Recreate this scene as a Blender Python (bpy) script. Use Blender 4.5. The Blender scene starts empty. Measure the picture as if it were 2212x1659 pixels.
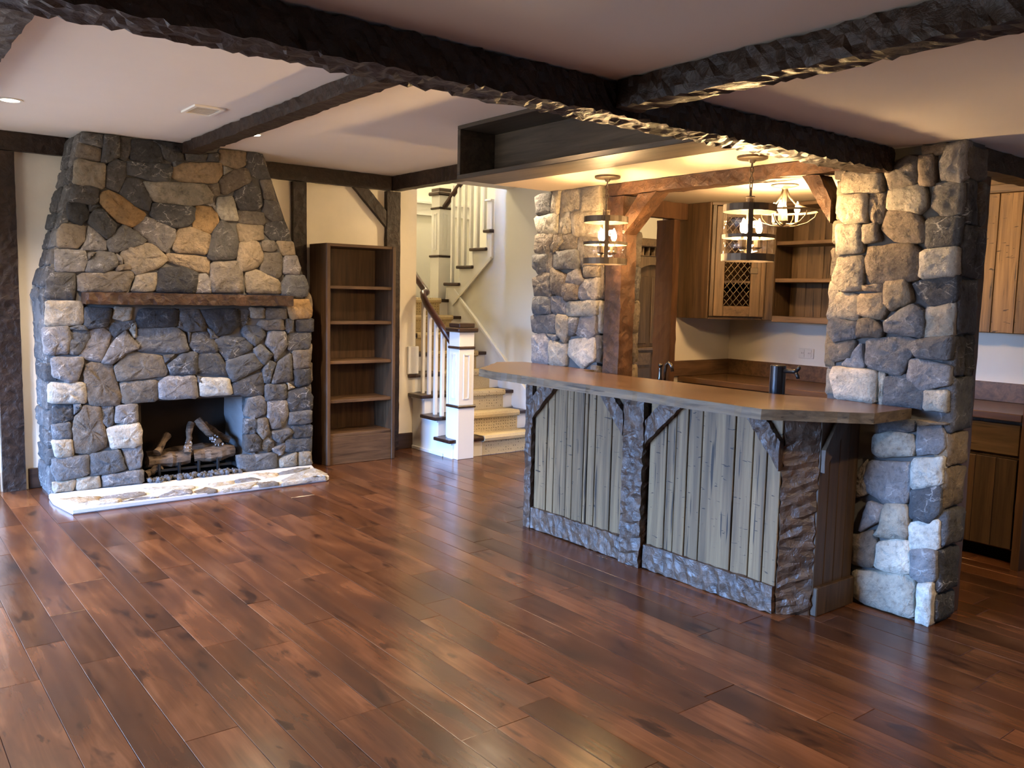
import bpy, bmesh, math, random
from mathutils import Vector, Matrix, noise

R = random.Random(7)
sc = bpy.context.scene
col = sc.collection

# ---------------------------------------------------------------- light settings
EXPOSURE = 1.55
SKYC, SKYS, GROUNDC = (.23, .47, 1.0, 1), 48.0, (.062, .060, .058, 1)
BULB = 500.0
STAIRW, HALLW = 62.0, 42.0
DOWN = [(.83, 5.86, 2.57, 'glowing recessed downlight at the left edge of ceiling', 52, 2.2),
        (2.30, 5.90, 2.57, 'small recessed downlight just right of the chimney beam', 52, 2.2),
        (-.64, 5.86, 2.57, 'added unseen downlight beyond the left picture edge', 170, 2.3),  # added out of view to brighten the upper left wall
        (3.8, 5.1, 2.57, 'recessed downlight in the high ceiling behind the wooden ceiling box', 70, 2.2),
        (1.3, 3.6, 2.57, 'recessed downlight in the high ceiling behind main beam', 35, 1.35),
        (2.9, 3.5, 2.57, 'added unseen downlight in the high ceiling above the bar front behind main beam', 34, 2.2),  # added behind the beam to throw warm light on the bar front
        (.9, .9, 2.23, 'recessed downlight in the low ceiling nearest the camera', 30, 2.2),
        (3.0, .6, 2.23, 'added unseen fill downlight in the low ceiling by the right edge', 60, 2.3)]  # added as warm front fill for the right pillar and floor
# ---------------------------------------------------------------- camera
F_PX, YAW, PITCH, ROLL = 1848.0, math.radians(38.09), math.radians(5.92), math.radians(1.26)
fw = Vector((math.sin(YAW) * math.cos(PITCH), math.cos(YAW) * math.cos(PITCH), -math.sin(PITCH)))
r0 = Vector((math.cos(YAW), -math.sin(YAW), 0)); u0 = r0.cross(fw)
rt = r0 * math.cos(ROLL) + u0 * math.sin(ROLL); up = -r0 * math.sin(ROLL) + u0 * math.cos(ROLL)
cam_d = bpy.data.cameras.new('camera'); cam = bpy.data.objects.new('camera', cam_d); col.objects.link(cam)
cam_d.sensor_width = 36; cam_d.lens = F_PX / 2212 * 36; cam_d.clip_start = .05
m = Matrix((rt, up, -fw)).transposed().to_4x4(); m.translation = (0, 0, 1.5); cam.matrix_world = m
sc.camera = cam

# ---------------------------------------------------------------- light and exposure
vs = sc.view_settings
vs.view_transform = 'Standard'; vs.look = 'None'; vs.gamma = 1; vs.use_curve_mapping = False
vs.exposure = EXPOSURE
sc.cycles.use_denoising = True
sc.cycles.max_bounces = 8; sc.cycles.diffuse_bounces = 4; sc.cycles.glossy_bounces = 3
sc.cycles.transparent_max_bounces = 12; sc.cycles.sample_clamp_indirect = 4
sc.cycles.caustics_reflective = False; sc.cycles.caustics_refractive = False
W_ = bpy.data.worlds.new('sky'); sc.world = W_; W_.use_nodes = True
bg = W_.node_tree.nodes['Background']; bg.inputs[1].default_value = SKYS
_n = W_.node_tree.nodes; _tc = _n.new('ShaderNodeTexCoord'); _sx = _n.new('ShaderNodeSeparateXYZ'); _rp = _n.new('ShaderNodeValToRGB')
W_.node_tree.links.new(_tc.outputs['Generated'], _sx.inputs[0]); W_.node_tree.links.new(_sx.outputs[2], _rp.inputs[0]); W_.node_tree.links.new(_rp.outputs[0], bg.inputs[0])
_e = _rp.color_ramp.elements                # a dim garden below the horizon, a blue sky above it
_e[0].position = 0.0; _e[0].color = GROUNDC; _e[1].position = .10; _e[1].color = SKYC

WARM = (1.0, .74, .47)
def lamp(kind, loc, power, color=WARM, **k):
    d = bpy.data.lights.new('lamp_light', kind); d.energy = power; d.color = color
    o = bpy.data.objects.new('lamp_light', d); o.location = loc; col.objects.link(o)
    for a, b in k.items():
        if a == 'rot': o.rotation_euler = b
        else: setattr(d, a, b)
    return o
# daylight enters through the glazed doors and the windows of the left and the front wall: sky portals in the openings
WINDOWS = [('x', -3.0, 2.7, 4.6, .08, 2.08), ('x', -3.0, 4.9, 6.95, .08, 2.12)]
for ax, p, a, b, z0, z1 in WINDOWS:
    o = lamp('AREA', ((p, (a + b) / 2, (z0 + z1) / 2) if ax == 'x' else ((a + b) / 2, p, (z0 + z1) / 2)), 1.0,
             shape='RECTANGLE', size=z1 - z0 if ax == 'x' else b - a, size_y=b - a if ax == 'x' else z1 - z0,
             rot=(0, -math.pi / 2, 0) if ax == 'x' else (math.pi / 2, 0, 0))
    o.data.cycles.is_portal = True

# ---------------------------------------------------------------- mesh helpers
def link(o, parent=None):
    col.objects.link(o)
    if parent is not None:
        o.parent = parent
        if parent.parent is None: o.location = -Vector(parent.location)
    return o
class MB:
    def __init__(s): s.v = []; s.f = []; s.mi = []
    def add(s, vs_, fs, mi=0):
        b = len(s.v); s.v += [tuple(p) for p in vs_]
        for f in fs: s.f.append(tuple(i + b for i in f)); s.mi.append(mi)
        return s
    def box(s, x0, x1, y0, y1, z0, z1, mi=0):
        return s.add([(x0,y0,z0),(x1,y0,z0),(x1,y1,z0),(x0,y1,z0),(x0,y0,z1),(x1,y0,z1),(x1,y1,z1),(x0,y1,z1)],
                     [(0,3,2,1),(4,5,6,7),(0,1,5,4),(1,2,6,5),(2,3,7,6),(3,0,4,7)], mi)
    def prism(s, poly, ax, a, b, mi=0, smi=None):
        # poly in the two other axes (in order), extruded along ax from a to b
        def P(q, t):
            q = list(q); q.insert(ax, t); return tuple(q)
        n = len(poly); base = len(s.v)
        s.v += [P(q, a) for q in poly] + [P(q, b) for q in poly]
        s.f.append(tuple(base + i for i in range(n))[::-1]); s.f.append(tuple(base + n + i for i in range(n))); s.mi += [mi, mi]
        for i in range(n):
            j = (i + 1) % n
            s.f.append((base + i, base + j, base + n + j, base + n + i)); s.mi.append(mi if smi is None else smi)
        return s
    def tube(s, pts, r, n=8, rz=None, cap=True):
        pts = [Vector(p) for p in pts]; rings = []
        for i, p in enumerate(pts):
            d = (pts[min(i + 1, len(pts) - 1)] - pts[max(i - 1, 0)]).normalized()
            a = d.cross(Vector((0, 0, 1)))
            if a.length < .05: a = d.cross(Vector((1, 0, 0)))
            a.normalize(); b = a.cross(d)
            rr = r[i] if isinstance(r, (list, tuple)) else r
            rings.append([p + a * rr * math.cos(t) + b * (rz or rr) * math.sin(t) for t in [2 * math.pi * (k + .5) / n for k in range(n)]])
        vv = [q for g in rings for q in g]; ff = []
        for i in range(len(pts) - 1):
            for k in range(n): ff.append((i*n+k, i*n+(k+1) % n, (i+1)*n+(k+1) % n, (i+1)*n+k))
        if cap: ff += [tuple(range(n))[::-1], tuple((len(pts) - 1) * n + k for k in range(n))]
        return s.add(vv, ff)
    def lathe(s, prof, c=(0, 0, 0), n=16, closed=False):
        vv = []; ff = []
        for (r, z) in prof: vv += [(c[0] + r * math.cos(2*math.pi*k/n), c[1] + r * math.sin(2*math.pi*k/n), c[2] + z) for k in range(n)]
        m_ = len(prof)
        for i in range(m_ if closed else m_ - 1):
            j = (i + 1) % m_
            for k in range(n): ff.append((i*n+k, i*n+(k+1) % n, j*n+(k+1) % n, j*n+k))
        if not closed: ff += [tuple(range(n))[::-1], tuple((m_-1)*n+k for k in range(n))]
        return s.add(vv, ff)
    def ring(s, r0_, r1, z0, z1, c=(0, 0, 0), n=24):
        return s.lathe([(r1, z0), (r1, z1), (r0_, z1), (r0_, z0)], c, n, True)
    def torus(s, c, ra, rb, R1, n=12, k=6, e=1.5):
        # oval chain link of half-axes along unit vectors ra (short) and rb (long)
        ra, rb = Vector(ra), Vector(rb); nn = ra.cross(rb); vv = []; ff = []
        for i in range(n):
            t = 2*math.pi*i/n; d = ra*math.cos(t) + rb*math.sin(t); p = Vector(c) + ra*R1*math.cos(t) + rb*R1*e*math.sin(t)
            for j in range(k):
                q = 2*math.pi*j/k; vv.append(p + d*.0032*math.cos(q) + nn*.0032*math.sin(q))
        for i in range(n):
            for j in range(k): ff.append((i*k+j, ((i+1) % n)*k+j, ((i+1) % n)*k+(j+1) % k, i*k+(j+1) % k))
        return s.add(vv, ff)
    def build(s, name, mat, parent=None, smooth=False, bevel=0, seg=1):
        me = bpy.data.meshes.new(name)
        bm = bmesh.new(); bv = [bm.verts.new(p) for p in s.v]
        for f, mi in zip(s.f, s.mi):
            try: g = bm.faces.new([bv[i] for i in f]); g.material_index = mi; g.smooth = smooth
            except ValueError: pass
        bmesh.ops.recalc_face_normals(bm, faces=bm.faces)
        if bevel: bmesh.ops.bevel(bm, geom=bm.edges[:], offset=bevel, segments=seg, affect='EDGES', profile=.6)
        big = [f for f in bm.faces if len(f.verts) > 24]
        if big: bmesh.ops.triangulate(bm, faces=big, ngon_method='EAR_CLIP')
        bm.to_mesh(me); bm.free()
        for x in (mat if isinstance(mat, (list, tuple)) else [mat]): me.materials.append(x)
        return link(bpy.data.objects.new(name, me), parent)
def tag(o, label=None, cat=None, group=None, kind=None):
    if label: o['label'] = label
    if cat: o['category'] = cat
    if group: o['group'] = group
    if kind: o['kind'] = kind
    return o
def thing(name, label, cat, loc, group=None, kind='thing'):
    o = bpy.data.objects.new(name, None); o.location = loc; o.empty_display_size = .1; col.objects.link(o)
    return tag(o, label, cat, group, kind)
def bx(name, mat, parent, *b, bevel=.003): return MB().box(*b).build(name, mat, parent, bevel=bevel)
def struct(o): o['kind'] = 'structure'; return o
def copy_tree(o, parent=None):
    c = o.copy(); col.objects.link(c)
    if parent is not None: c.parent = parent
    for ch in list(o.children): copy_tree(ch, c)
    return c
def hewn(name, mat, parent, o, L, A, B, amp=.005, step=.06, cs=.045, seed=0, ragged=1.0, A2=None):
    # a rough-hewn timber: origin o, length vector L, section vectors A and B; every face is a grid of adzed facets
    o, L, A, B = Vector(o), Vector(L), Vector(A), Vector(B); A2 = Vector(A2) if A2 is not None else A
    nl = max(2, round(L.length / step)); na = max(2, round(A.length / cs)); nb = max(2, round(B.length / cs))
    per = [(i / na, 0) for i in range(na)] + [(1, j / nb) for j in range(nb)] + [(1 - i / na, 1) for i in range(na)] + [(0, 1 - j / nb) for j in range(nb)]
    a, b = A.normalized(), B.normalized(); l = L.normalized(); n = len(per); vv = []; ff = []
    for i in range(nl + 1):
        for (pa, pb) in per:
            da, db = (pa - .5) * 2, (pb - .5) * 2
            corner = abs(da) > .99 and abs(db) > .99
            k = amp * (ragged if corner else 1)
            q = noise.random_vector() if False else Vector((R.uniform(-1, 1), R.uniform(-1, 1), R.uniform(-1, 1)))
            t = i / nl; slide = step * .3 * R.uniform(-1, 1) if 0 < i < nl else 0
            p = o + L * t + A.lerp(A2, t) * pa + B * pb + l * slide * (0 if A2 != A else 1)
            if abs(da) > .99: p += a * (-abs(q.x) * k * da)
            if abs(db) > .99: p += b * (-abs(q.y) * k * db)
            vv.append(p)
    for i in range(nl):
        for k in range(n): ff.append((i*n+k, i*n+(k+1) % n, (i+1)*n+(k+1) % n, (i+1)*n+k))
    ff += [tuple(range(n)), tuple(nl*n+k for k in range(n))]
    return MB().add(vv, ff).build(name, mat, parent)
def hbox(name, mat, parent, x0, x1, y0, y1, z0, z1, **k):
    d = [x1 - x0, y1 - y0, z1 - z0]; ax = d.index(max(d)); e = [Vector((d[0], 0, 0)), Vector((0, d[1], 0)), Vector((0, 0, d[2]))]
    return hewn(name, mat, parent, (x0, y0, z0), e[ax], e[(ax + 1) % 3], e[(ax + 2) % 3], **k)

# ---------------------------------------------------------------- materials
class NT:
    def __init__(s, name, rough=.6, spec=.3, metal=0):
        s.m = bpy.data.materials.new(name); s.m.use_nodes = True; s.t = s.m.node_tree
        s.b = s.t.nodes['Principled BSDF']; s.b.inputs['Roughness'].default_value = rough
        s.b.inputs['Specular IOR Level'].default_value = spec; s.b.inputs['Metallic'].default_value = metal
    def n(s, kind, ins=None, **k):
        x = s.t.nodes.new('ShaderNode' + kind)
        for a, b in k.items(): setattr(x, a, b)
        for a, b in (ins or {}).items(): s.l(b, x.inputs[a])
        return x
    def l(s, a, b):
        if hasattr(a, 'is_output') and a.is_output: s.t.links.new(a, b)
        elif hasattr(a, 'outputs'): s.t.links.new(a.outputs[0], b)
        else: b.default_value = a
    def coords(s, scale, shuffle=True):
        tc = s.n('TexCoord').outputs['Object']
        if shuffle:
            r = s.n('ObjectInfo').outputs['Random']; mu = s.n('Math', {0: r, 1: 53.0}, operation='MULTIPLY')
            tc = s.n('VectorMath', {0: tc, 1: s.n('CombineXYZ', {0: mu, 1: mu, 2: mu})}, operation='ADD')
        return s.n('VectorMath', {0: tc, 1: scale}, operation='MULTIPLY').outputs[0]
    def noise(s, vec, scale=1, detail=5, rough=.6, dist=0):
        return s.n('TexNoise', {'Vector': vec, 'Scale': scale, 'Detail': detail, 'Roughness': rough, 'Distortion': dist}).outputs[0]
    def ramp(s, fac, stops):
        x = s.n('ValToRGB', {0: fac}); e = x.color_ramp.elements
        while len(e) < len(stops): e.new(.5)
        for q, (p, c) in zip(e, stops): q.position = p; q.color = (*c, 1) if len(c) == 3 else c
        return x.outputs[0]
    def mix(s, a, b, fac, mode='MIX'):
        x = s.n('Mix', data_type='RGBA', blend_type=mode)
        s.l(fac, x.inputs[0]); s.l(a, x.inputs[6]); s.l(b, x.inputs[7]); return x.outputs[2]
    def bump(s, h, strength=.4, dist=.01, prev=None):
        x = s.n('Bump', {'Height': h, 'Strength': strength, 'Distance': dist})
        if prev is not None: s.l(prev.outputs[0], x.inputs['Normal'])
        s.l(x.outputs[0], s.b.inputs['Normal']); return x
    def color(s, c): s.l(c if not isinstance(c, tuple) else (*c, 1), s.b.inputs['Base Color'])
def gray(v): return (v, v, v)
def plain(name, c, rough=.6, spec=.3, metal=0, mottle=0, bump=0, bs=60):
    t = NT(name, rough, spec, metal)
    if mottle:
        v = t.coords((1, 1, 1), False); nz = t.noise(v, 3.5, 6)
        t.color(t.mix((*[x * (1 - mottle) for x in c], 1), (*[min(1, x * (1 + mottle * .5)) for x in c], 1), nz))
    else: t.color(c)
    if bump: t.bump(t.noise(t.coords((1, 1, 1), False), bs, 4), bump, .004)
    return t.m
def wood(name, dark, light, grain=(30, 30, 1.6), rough=.5, spec=.35, var=.35, checks=0, bump=.35, knots=.5, big=1.0, nicks=0):
    t = NT(name, rough, spec)
    v = t.coords(grain); g = t.noise(v, 1.0, 7, .62, .6)
    v2 = t.coords(tuple(x * .22 * big for x in grain)); g2 = t.noise(v2, 1.0, 4, .6, 1.2)
    c = t.ramp(g, [(.28, dark), (.72, light)])
    c = t.mix(c, (*[x * .42 for x in dark], 1), t.ramp(g2, [(.52, gray(0)), (.68, gray(knots))]))
    if checks:
        vc = t.coords(tuple(x * 1.7 for x in grain)); gc = t.noise(vc, 1.0, 2, .5, .3)
        ck = t.ramp(gc, [(.64, gray(0)), (.68, gray(checks))])
        c = t.mix(c, (*[x * .15 for x in dark], 1), ck)
    if nicks:      # short saw and nail marks across the grain
        nk = t.noise(t.coords((19, 19, 85)), 1.0, 1, .4, .8)
        c = t.mix(c, (*[x * .12 for x in dark], 1), t.ramp(nk, [(.71, gray(0)), (.745, gray(nicks))]))
    rnd = t.n('ObjectInfo').outputs['Random']
    br = t.n('MapRange', {0: rnd, 3: 1 - var, 4: 1 + var})
    c = t.mix(c, t.n('CombineColor', {0: br, 1: br, 2: br}), 1.0, 'MULTIPLY')
    t.color(c); t.bump(g, bump, .006)
    return t.m

# stone outlines in the planes of their walls (metres)
FIRE = '''
G 1.373 2.558 1.508 2.560 1.505 2.470 1.358 2.490
B 1.349 2.484 1.487 2.458 1.480 2.371 1.329 2.385
K 1.512 2.560 1.613 2.560 1.600 2.413 1.526 2.371 1.485 2.376 1.508 2.475
K 1.617 2.556 1.692 2.556 1.680 2.457 1.646 2.394 1.600 2.418
Q 1.697 2.551 1.840 2.560 1.898 2.522 1.911 2.419 1.817 2.398 1.684 2.408
K 1.845 2.560 1.923 2.555 1.997 2.554 2.047 2.495 2.056 2.445 1.975 2.426 1.921 2.445 1.898 2.522
V 2.067 2.502 2.232 2.511 2.215 2.463 2.076 2.442
K 2.237 2.512 2.316 2.526 2.316 2.469 2.231 2.459
T 2.327 2.553 2.528 2.560 2.522 2.460 2.455 2.426 2.331 2.445
V 2.539 2.557 2.651 2.560 2.718 2.384 2.638 2.371 2.554 2.400 2.527 2.482
S 1.324 2.373 1.516 2.356 1.498 2.185 1.302 2.200
K 1.563 2.395 1.651 2.385 1.644 2.287 1.599 2.170 1.512 2.201 1.520 2.327
V 1.656 2.395 1.808 2.392 1.935 2.406 1.974 2.380 1.952 2.277 1.834 2.266 1.719 2.294 1.653 2.302
T 1.995 2.418 2.326 2.460 2.346 2.378 2.292 2.300 2.043 2.286 1.968 2.309 1.974 2.370
L 2.352 2.431 2.422 2.418 2.357 2.374
B 2.433 2.424 2.543 2.436 2.565 2.337 2.453 2.273 2.377 2.224 2.323 2.240 2.324 2.334
K 1.643 2.272 1.738 2.276 1.794 2.192 1.817 2.134 1.801 2.053 1.705 2.085 1.603 2.160
S 1.766 2.259 1.992 2.271 2.208 2.286 2.264 2.214 2.258 2.151 2.081 2.115 1.870 2.119 1.812 2.144 1.794 2.212
B 2.228 2.278 2.313 2.302 2.318 2.218 2.270 2.204
V 1.306 2.200 1.457 2.191 1.459 2.094 1.409 2.066 1.277 2.079
V 2.576 2.338 2.637 2.279 2.653 2.172 2.608 2.125 2.474 2.115 2.431 2.197 2.453 2.252
B 2.644 2.355 2.735 2.364 2.763 2.225 2.676 2.212
O 1.484 2.155 1.539 2.174 1.640 2.129 1.781 2.031 1.761 1.995 1.678 1.929 1.580 1.967 1.508 2.040 1.473 2.096
Q 1.268 2.069 1.365 2.067 1.395 2.022 1.388 1.964 1.343 1.922 1.265 1.964
L 2.307 2.191 2.420 2.212 2.462 2.029 2.331 2.030 2.300 2.102
V 1.831 2.115 2.132 2.109 2.120 2.005 2.068 1.960 1.966 1.948 1.858 1.987 1.810 2.023
O 2.148 2.121 2.268 2.120 2.305 2.060 2.309 1.997 2.244 1.919 2.119 1.953 2.120 2.026
W 2.195 2.135 2.279 2.152 2.294 2.080 2.268 2.125
K 1.435 2.035 1.490 2.039 1.570 1.947 1.560 1.887 1.512 1.835 1.397 1.935 1.398 1.983
B 2.463 2.114 2.664 2.108 2.675 2.044 2.663 2.010 2.473 2.013
G 2.676 2.207 2.792 2.195 2.826 2.065 2.744 2.048 2.664 2.097
W 1.780 2.006 1.848 1.996 1.976 1.934 1.985 1.883 1.923 1.757 1.864 1.784 1.701 1.896 1.692 1.935
B 1.229 1.924 1.369 1.919 1.367 1.817 1.312 1.761 1.190 1.765 1.201 1.865
W 1.396 1.916 1.449 1.880 1.507 1.815 1.501 1.756 1.338 1.753 1.376 1.818
G 1.626 1.941 1.692 1.905 1.777 1.840 1.747 1.809 1.584 1.750 1.528 1.748 1.512 1.816 1.559 1.877
T 2.017 1.946 2.119 1.953 2.244 1.909 2.244 1.867 2.210 1.760 2.003 1.765 1.963 1.789 1.985 1.883
K 2.331 2.025 2.396 1.992 2.460 1.889 2.447 1.738 2.252 1.719 2.220 1.739 2.266 1.931
T 2.450 2.007 2.663 2.005 2.662 1.901 2.560 1.873 2.482 1.869
V 2.698 2.029 2.838 2.049 2.879 1.969 2.861 1.907 2.743 1.895 2.674 1.956
S 1.805 1.822 1.912 1.736 1.916 1.695 1.851 1.641 1.704 1.585 1.629 1.673 1.603 1.731 1.623 1.782
W 1.185 1.750 1.365 1.750 1.381 1.682 1.352 1.603 1.176 1.593
T 2.471 1.858 2.617 1.877 2.661 1.780 2.649 1.714 2.581 1.657 2.468 1.642 2.453 1.739
B 2.662 1.890 2.755 1.890 2.772 1.830 2.742 1.806 2.662 1.813
T 2.778 1.891 2.914 1.887 2.932 1.787 2.824 1.782
G 1.446 1.744 1.556 1.734 1.574 1.691 1.572 1.641 1.479 1.598 1.370 1.599 1.390 1.673
T 1.923 1.757 2.116 1.745 2.231 1.729 2.229 1.612 2.124 1.630 1.982 1.677 1.921 1.695
B 2.661 1.786 2.813 1.799 2.812 1.631 2.764 1.585 2.637 1.648 2.649 1.703
W 2.842 1.772 2.938 1.782 2.973 1.682 2.955 1.630 2.823 1.632
K 1.150 1.582 1.298 1.587 1.300 1.485 1.284 1.398 1.110 1.414 1.122 1.529
B 1.320 1.583 1.676 1.620 1.684 1.565 1.625 1.463 1.317 1.457
S 1.704 1.585 1.850 1.610 1.828 1.472 1.663 1.468
Q 1.881 1.642 2.042 1.658 2.145 1.610 2.122 1.467 1.838 1.467 1.850 1.590
W 2.134 1.599 2.208 1.612 2.250 1.549 2.243 1.469 2.117 1.467
B 2.252 1.698 2.447 1.717 2.490 1.632 2.489 1.474 2.259 1.470 2.239 1.560
T 2.513 1.633 2.615 1.652 2.776 1.586 2.799 1.542 2.799 1.474 2.522 1.469
G 2.859 1.622 3.004 1.626 3.040 1.548 3.028 1.456 2.966 1.438 2.811 1.463 2.811 1.542
B 1.391 1.731 1.437 1.738 1.390 1.683
B 1.573 1.651 1.648 1.664 1.666 1.624 1.571 1.606
W 1.574 1.730 1.611 1.702 1.610 1.662 1.573 1.671
G 1.985 2.432 2.061 2.435 1.984 2.387
K 1.400 2.070 1.472 2.066 1.426 2.034 1.399 2.022
L 1.112 1.394 1.340 1.387 1.340 1.227 1.107 1.218
K 1.352 1.352 1.529 1.344 1.498 1.216 1.376 1.197 1.348 1.212
L 1.549 1.349 1.669 1.350 1.658 1.267 1.594 1.257 1.537 1.277
G 1.527 1.236 1.687 1.257 1.671 1.215 1.553 1.139 1.520 1.165
Q 1.733 1.340 1.992 1.342 1.979 1.208 1.700 1.205 1.702 1.267
K 2.002 1.337 2.145 1.343 2.197 1.256 2.186 1.180 2.047 1.176 2.006 1.267
Q 2.166 1.338 2.442 1.345 2.464 1.223 2.384 1.156 2.283 1.141 2.197 1.256
V 2.459 1.345 2.545 1.340 2.532 1.234 2.486 1.195 2.458 1.234
L 2.551 1.357 2.668 1.358 2.667 1.273 2.556 1.279
B 2.679 1.358 2.853 1.348 2.853 1.267 2.685 1.267
O 2.878 1.406 2.915 1.424 3.039 1.432 3.077 1.338 3.064 1.279 2.890 1.267 2.865 1.337
W 1.085 1.208 1.248 1.212 1.255 1.128 1.239 1.028 1.145 1.020 1.097 1.031
G 1.257 1.187 1.375 1.176 1.383 1.136 1.306 1.016 1.243 1.028
W 1.385 1.181 1.469 1.201 1.520 1.155 1.505 1.104 1.454 0.961 1.315 0.996 1.316 1.036
W 1.622 1.185 1.707 1.069 1.697 1.048 1.618 1.019 1.529 0.944 1.454 0.956 1.533 1.093
L 1.662 1.226 1.696 1.236 1.699 1.132 1.669 1.132 1.651 1.195
G 1.710 1.199 1.974 1.203 2.036 1.154 2.065 1.030 1.981 1.010 1.707 1.032 1.694 1.121
G 1.991 1.278 2.027 1.246 2.046 1.170 1.989 1.208
V 2.094 1.159 2.218 1.163 2.282 1.069 2.282 1.014 2.129 1.012 2.076 1.062
G 2.213 1.196 2.262 1.168 2.294 1.124 2.239 1.114
V 2.261 1.102 2.339 1.135 2.520 1.121 2.565 1.064 2.559 1.019 2.359 0.939 2.293 1.036
G 2.498 1.211 2.649 1.211 2.672 1.131 2.589 1.052 2.531 1.098 2.486 1.155
B 2.637 1.256 2.816 1.262 2.828 1.181 2.684 1.182 2.614 1.222
W 2.696 1.165 2.840 1.163 2.852 1.047 2.754 0.922 2.730 1.003 2.683 1.062
G 2.853 1.267 2.914 1.256 2.901 1.174 2.864 1.152 2.828 1.198
K 2.933 1.267 3.089 1.267 3.083 1.161 2.938 1.168
V 2.864 1.146 3.070 1.149 3.063 1.025 2.864 1.012
B 2.901 1.005 3.063 1.007 3.057 0.865 2.912 0.852
G 2.577 1.030 2.636 1.063 2.730 0.980 2.652 0.896 2.588 0.972
G 2.646 0.868 2.694 0.935 2.754 0.904 2.704 0.750 2.657 0.764
G 2.766 0.910 2.888 0.988 2.899 0.765 2.716 0.744
K 2.912 0.847 3.057 0.853 3.056 0.722 2.936 0.710
W 1.135 1.001 1.324 0.996 1.337 0.965 1.292 0.835 1.228 0.823 1.140 0.872
B 1.350 0.934 1.397 0.958 1.529 0.938 1.537 0.855 1.581 0.708 1.560 0.641 1.371 0.653 1.346 0.782 1.339 0.864
B 1.628 1.024 1.867 0.997 1.911 0.872 1.895 0.841 1.565 0.813 1.538 0.917
G 1.887 0.996 1.970 1.005 1.938 0.957 1.897 0.943
V 2.012 0.998 2.129 1.017 2.126 0.853 1.936 0.845 1.917 0.926
K 2.140 1.006 2.292 1.002 2.358 0.900 2.368 0.816 2.132 0.853
G 2.359 0.945 2.576 0.996 2.652 0.891 2.402 0.770 2.352 0.878
M 1.112 0.823 1.342 0.818 1.348 0.669 1.108 0.679
B 1.579 0.807 1.843 0.811 1.835 0.656 1.590 0.644
W 1.853 0.800 1.926 0.840 2.115 0.832 2.129 0.661 1.845 0.666
M 2.147 0.814 2.374 0.805 2.400 0.674 2.145 0.671
V 2.401 0.764 2.634 0.845 2.657 0.764 2.656 0.660 2.538 0.655 2.412 0.673
G 2.126 0.831 2.169 0.819 2.163 0.764 2.125 0.788
G 2.668 0.740 2.844 0.732 2.849 0.614 2.667 0.607
L 2.862 0.743 2.924 0.704 2.862 0.684
V 2.862 0.672 3.024 0.700 3.082 0.625 3.075 0.505 2.886 0.505 2.855 0.590
G 2.873 0.500 3.069 0.505 3.068 0.397 2.879 0.393
K 1.134 0.662 1.260 0.654 1.262 0.563 1.211 0.536 1.130 0.542
B 1.266 0.562 1.333 0.650 1.436 0.633 1.447 0.529 1.478 0.401 1.462 0.340 1.361 0.297 1.260 0.323 1.256 0.502
G 1.445 0.638 1.531 0.637 1.518 0.502 1.480 0.485 1.447 0.529
W 1.546 0.637 1.693 0.638 1.685 0.511 1.606 0.501 1.533 0.517
G 1.269 0.659 1.306 0.662 1.314 0.631 1.267 0.593
G 1.121 0.528 1.238 0.534 1.244 0.421 1.136 0.421
M 1.475 0.480 1.695 0.500 1.714 0.445 1.711 0.338 1.651 0.322 1.504 0.325
L 1.113 0.418 1.244 0.416 1.250 0.298 1.141 0.294
G 1.123 0.290 1.352 0.293 1.348 0.148 1.145 0.125 1.116 0.200
G 1.361 0.297 1.553 0.310 1.571 0.256 1.598 0.162 1.471 0.139 1.357 0.142
W 1.577 0.313 1.711 0.333 1.720 0.262 1.708 0.167 1.623 0.154 1.600 0.231
S 1.118 0.118 1.263 0.127 1.242 0.045 1.132 0.045 1.116 0.067
L 1.268 0.126 1.414 0.135 1.420 0.045 1.269 0.045
W 1.433 0.133 1.717 0.149 1.720 0.045 1.449 0.045
G 2.526 0.633 2.632 0.650 2.691 0.600 2.666 0.497 2.595 0.473 2.502 0.497
W 2.691 0.606 2.855 0.596 2.861 0.472 2.811 0.381 2.726 0.375 2.690 0.483
G 2.501 0.462 2.595 0.461 2.630 0.360 2.500 0.347
B 2.601 0.455 2.678 0.461 2.701 0.342 2.641 0.295 2.606 0.362
K 2.500 0.336 2.582 0.340 2.629 0.290 2.622 0.209 2.522 0.195 2.493 0.244
B 2.647 0.277 2.689 0.302 2.737 0.269 2.731 0.210 2.688 0.185 2.640 0.219
G 2.725 0.352 2.873 0.364 2.903 0.326 2.798 0.251 2.749 0.279
K 2.898 0.380 3.081 0.378 3.074 0.275 2.922 0.282
K 2.847 0.271 3.074 0.269 3.068 0.154 2.841 0.170
W 2.718 0.211 2.847 0.247 2.822 0.154 2.773 0.147
G 2.440 0.180 2.755 0.173 2.760 0.047 2.485 0.045 2.451 0.087
S 2.785 0.110 2.934 0.161 2.934 0.045 2.797 0.045
S 2.953 0.153 3.055 0.156 3.074 0.045 2.959 0.045
G 1.257 1.212 1.349 1.222 1.375 1.186 1.257 1.192
G 2.057 1.170 2.089 1.165 2.071 1.084
'''
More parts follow.
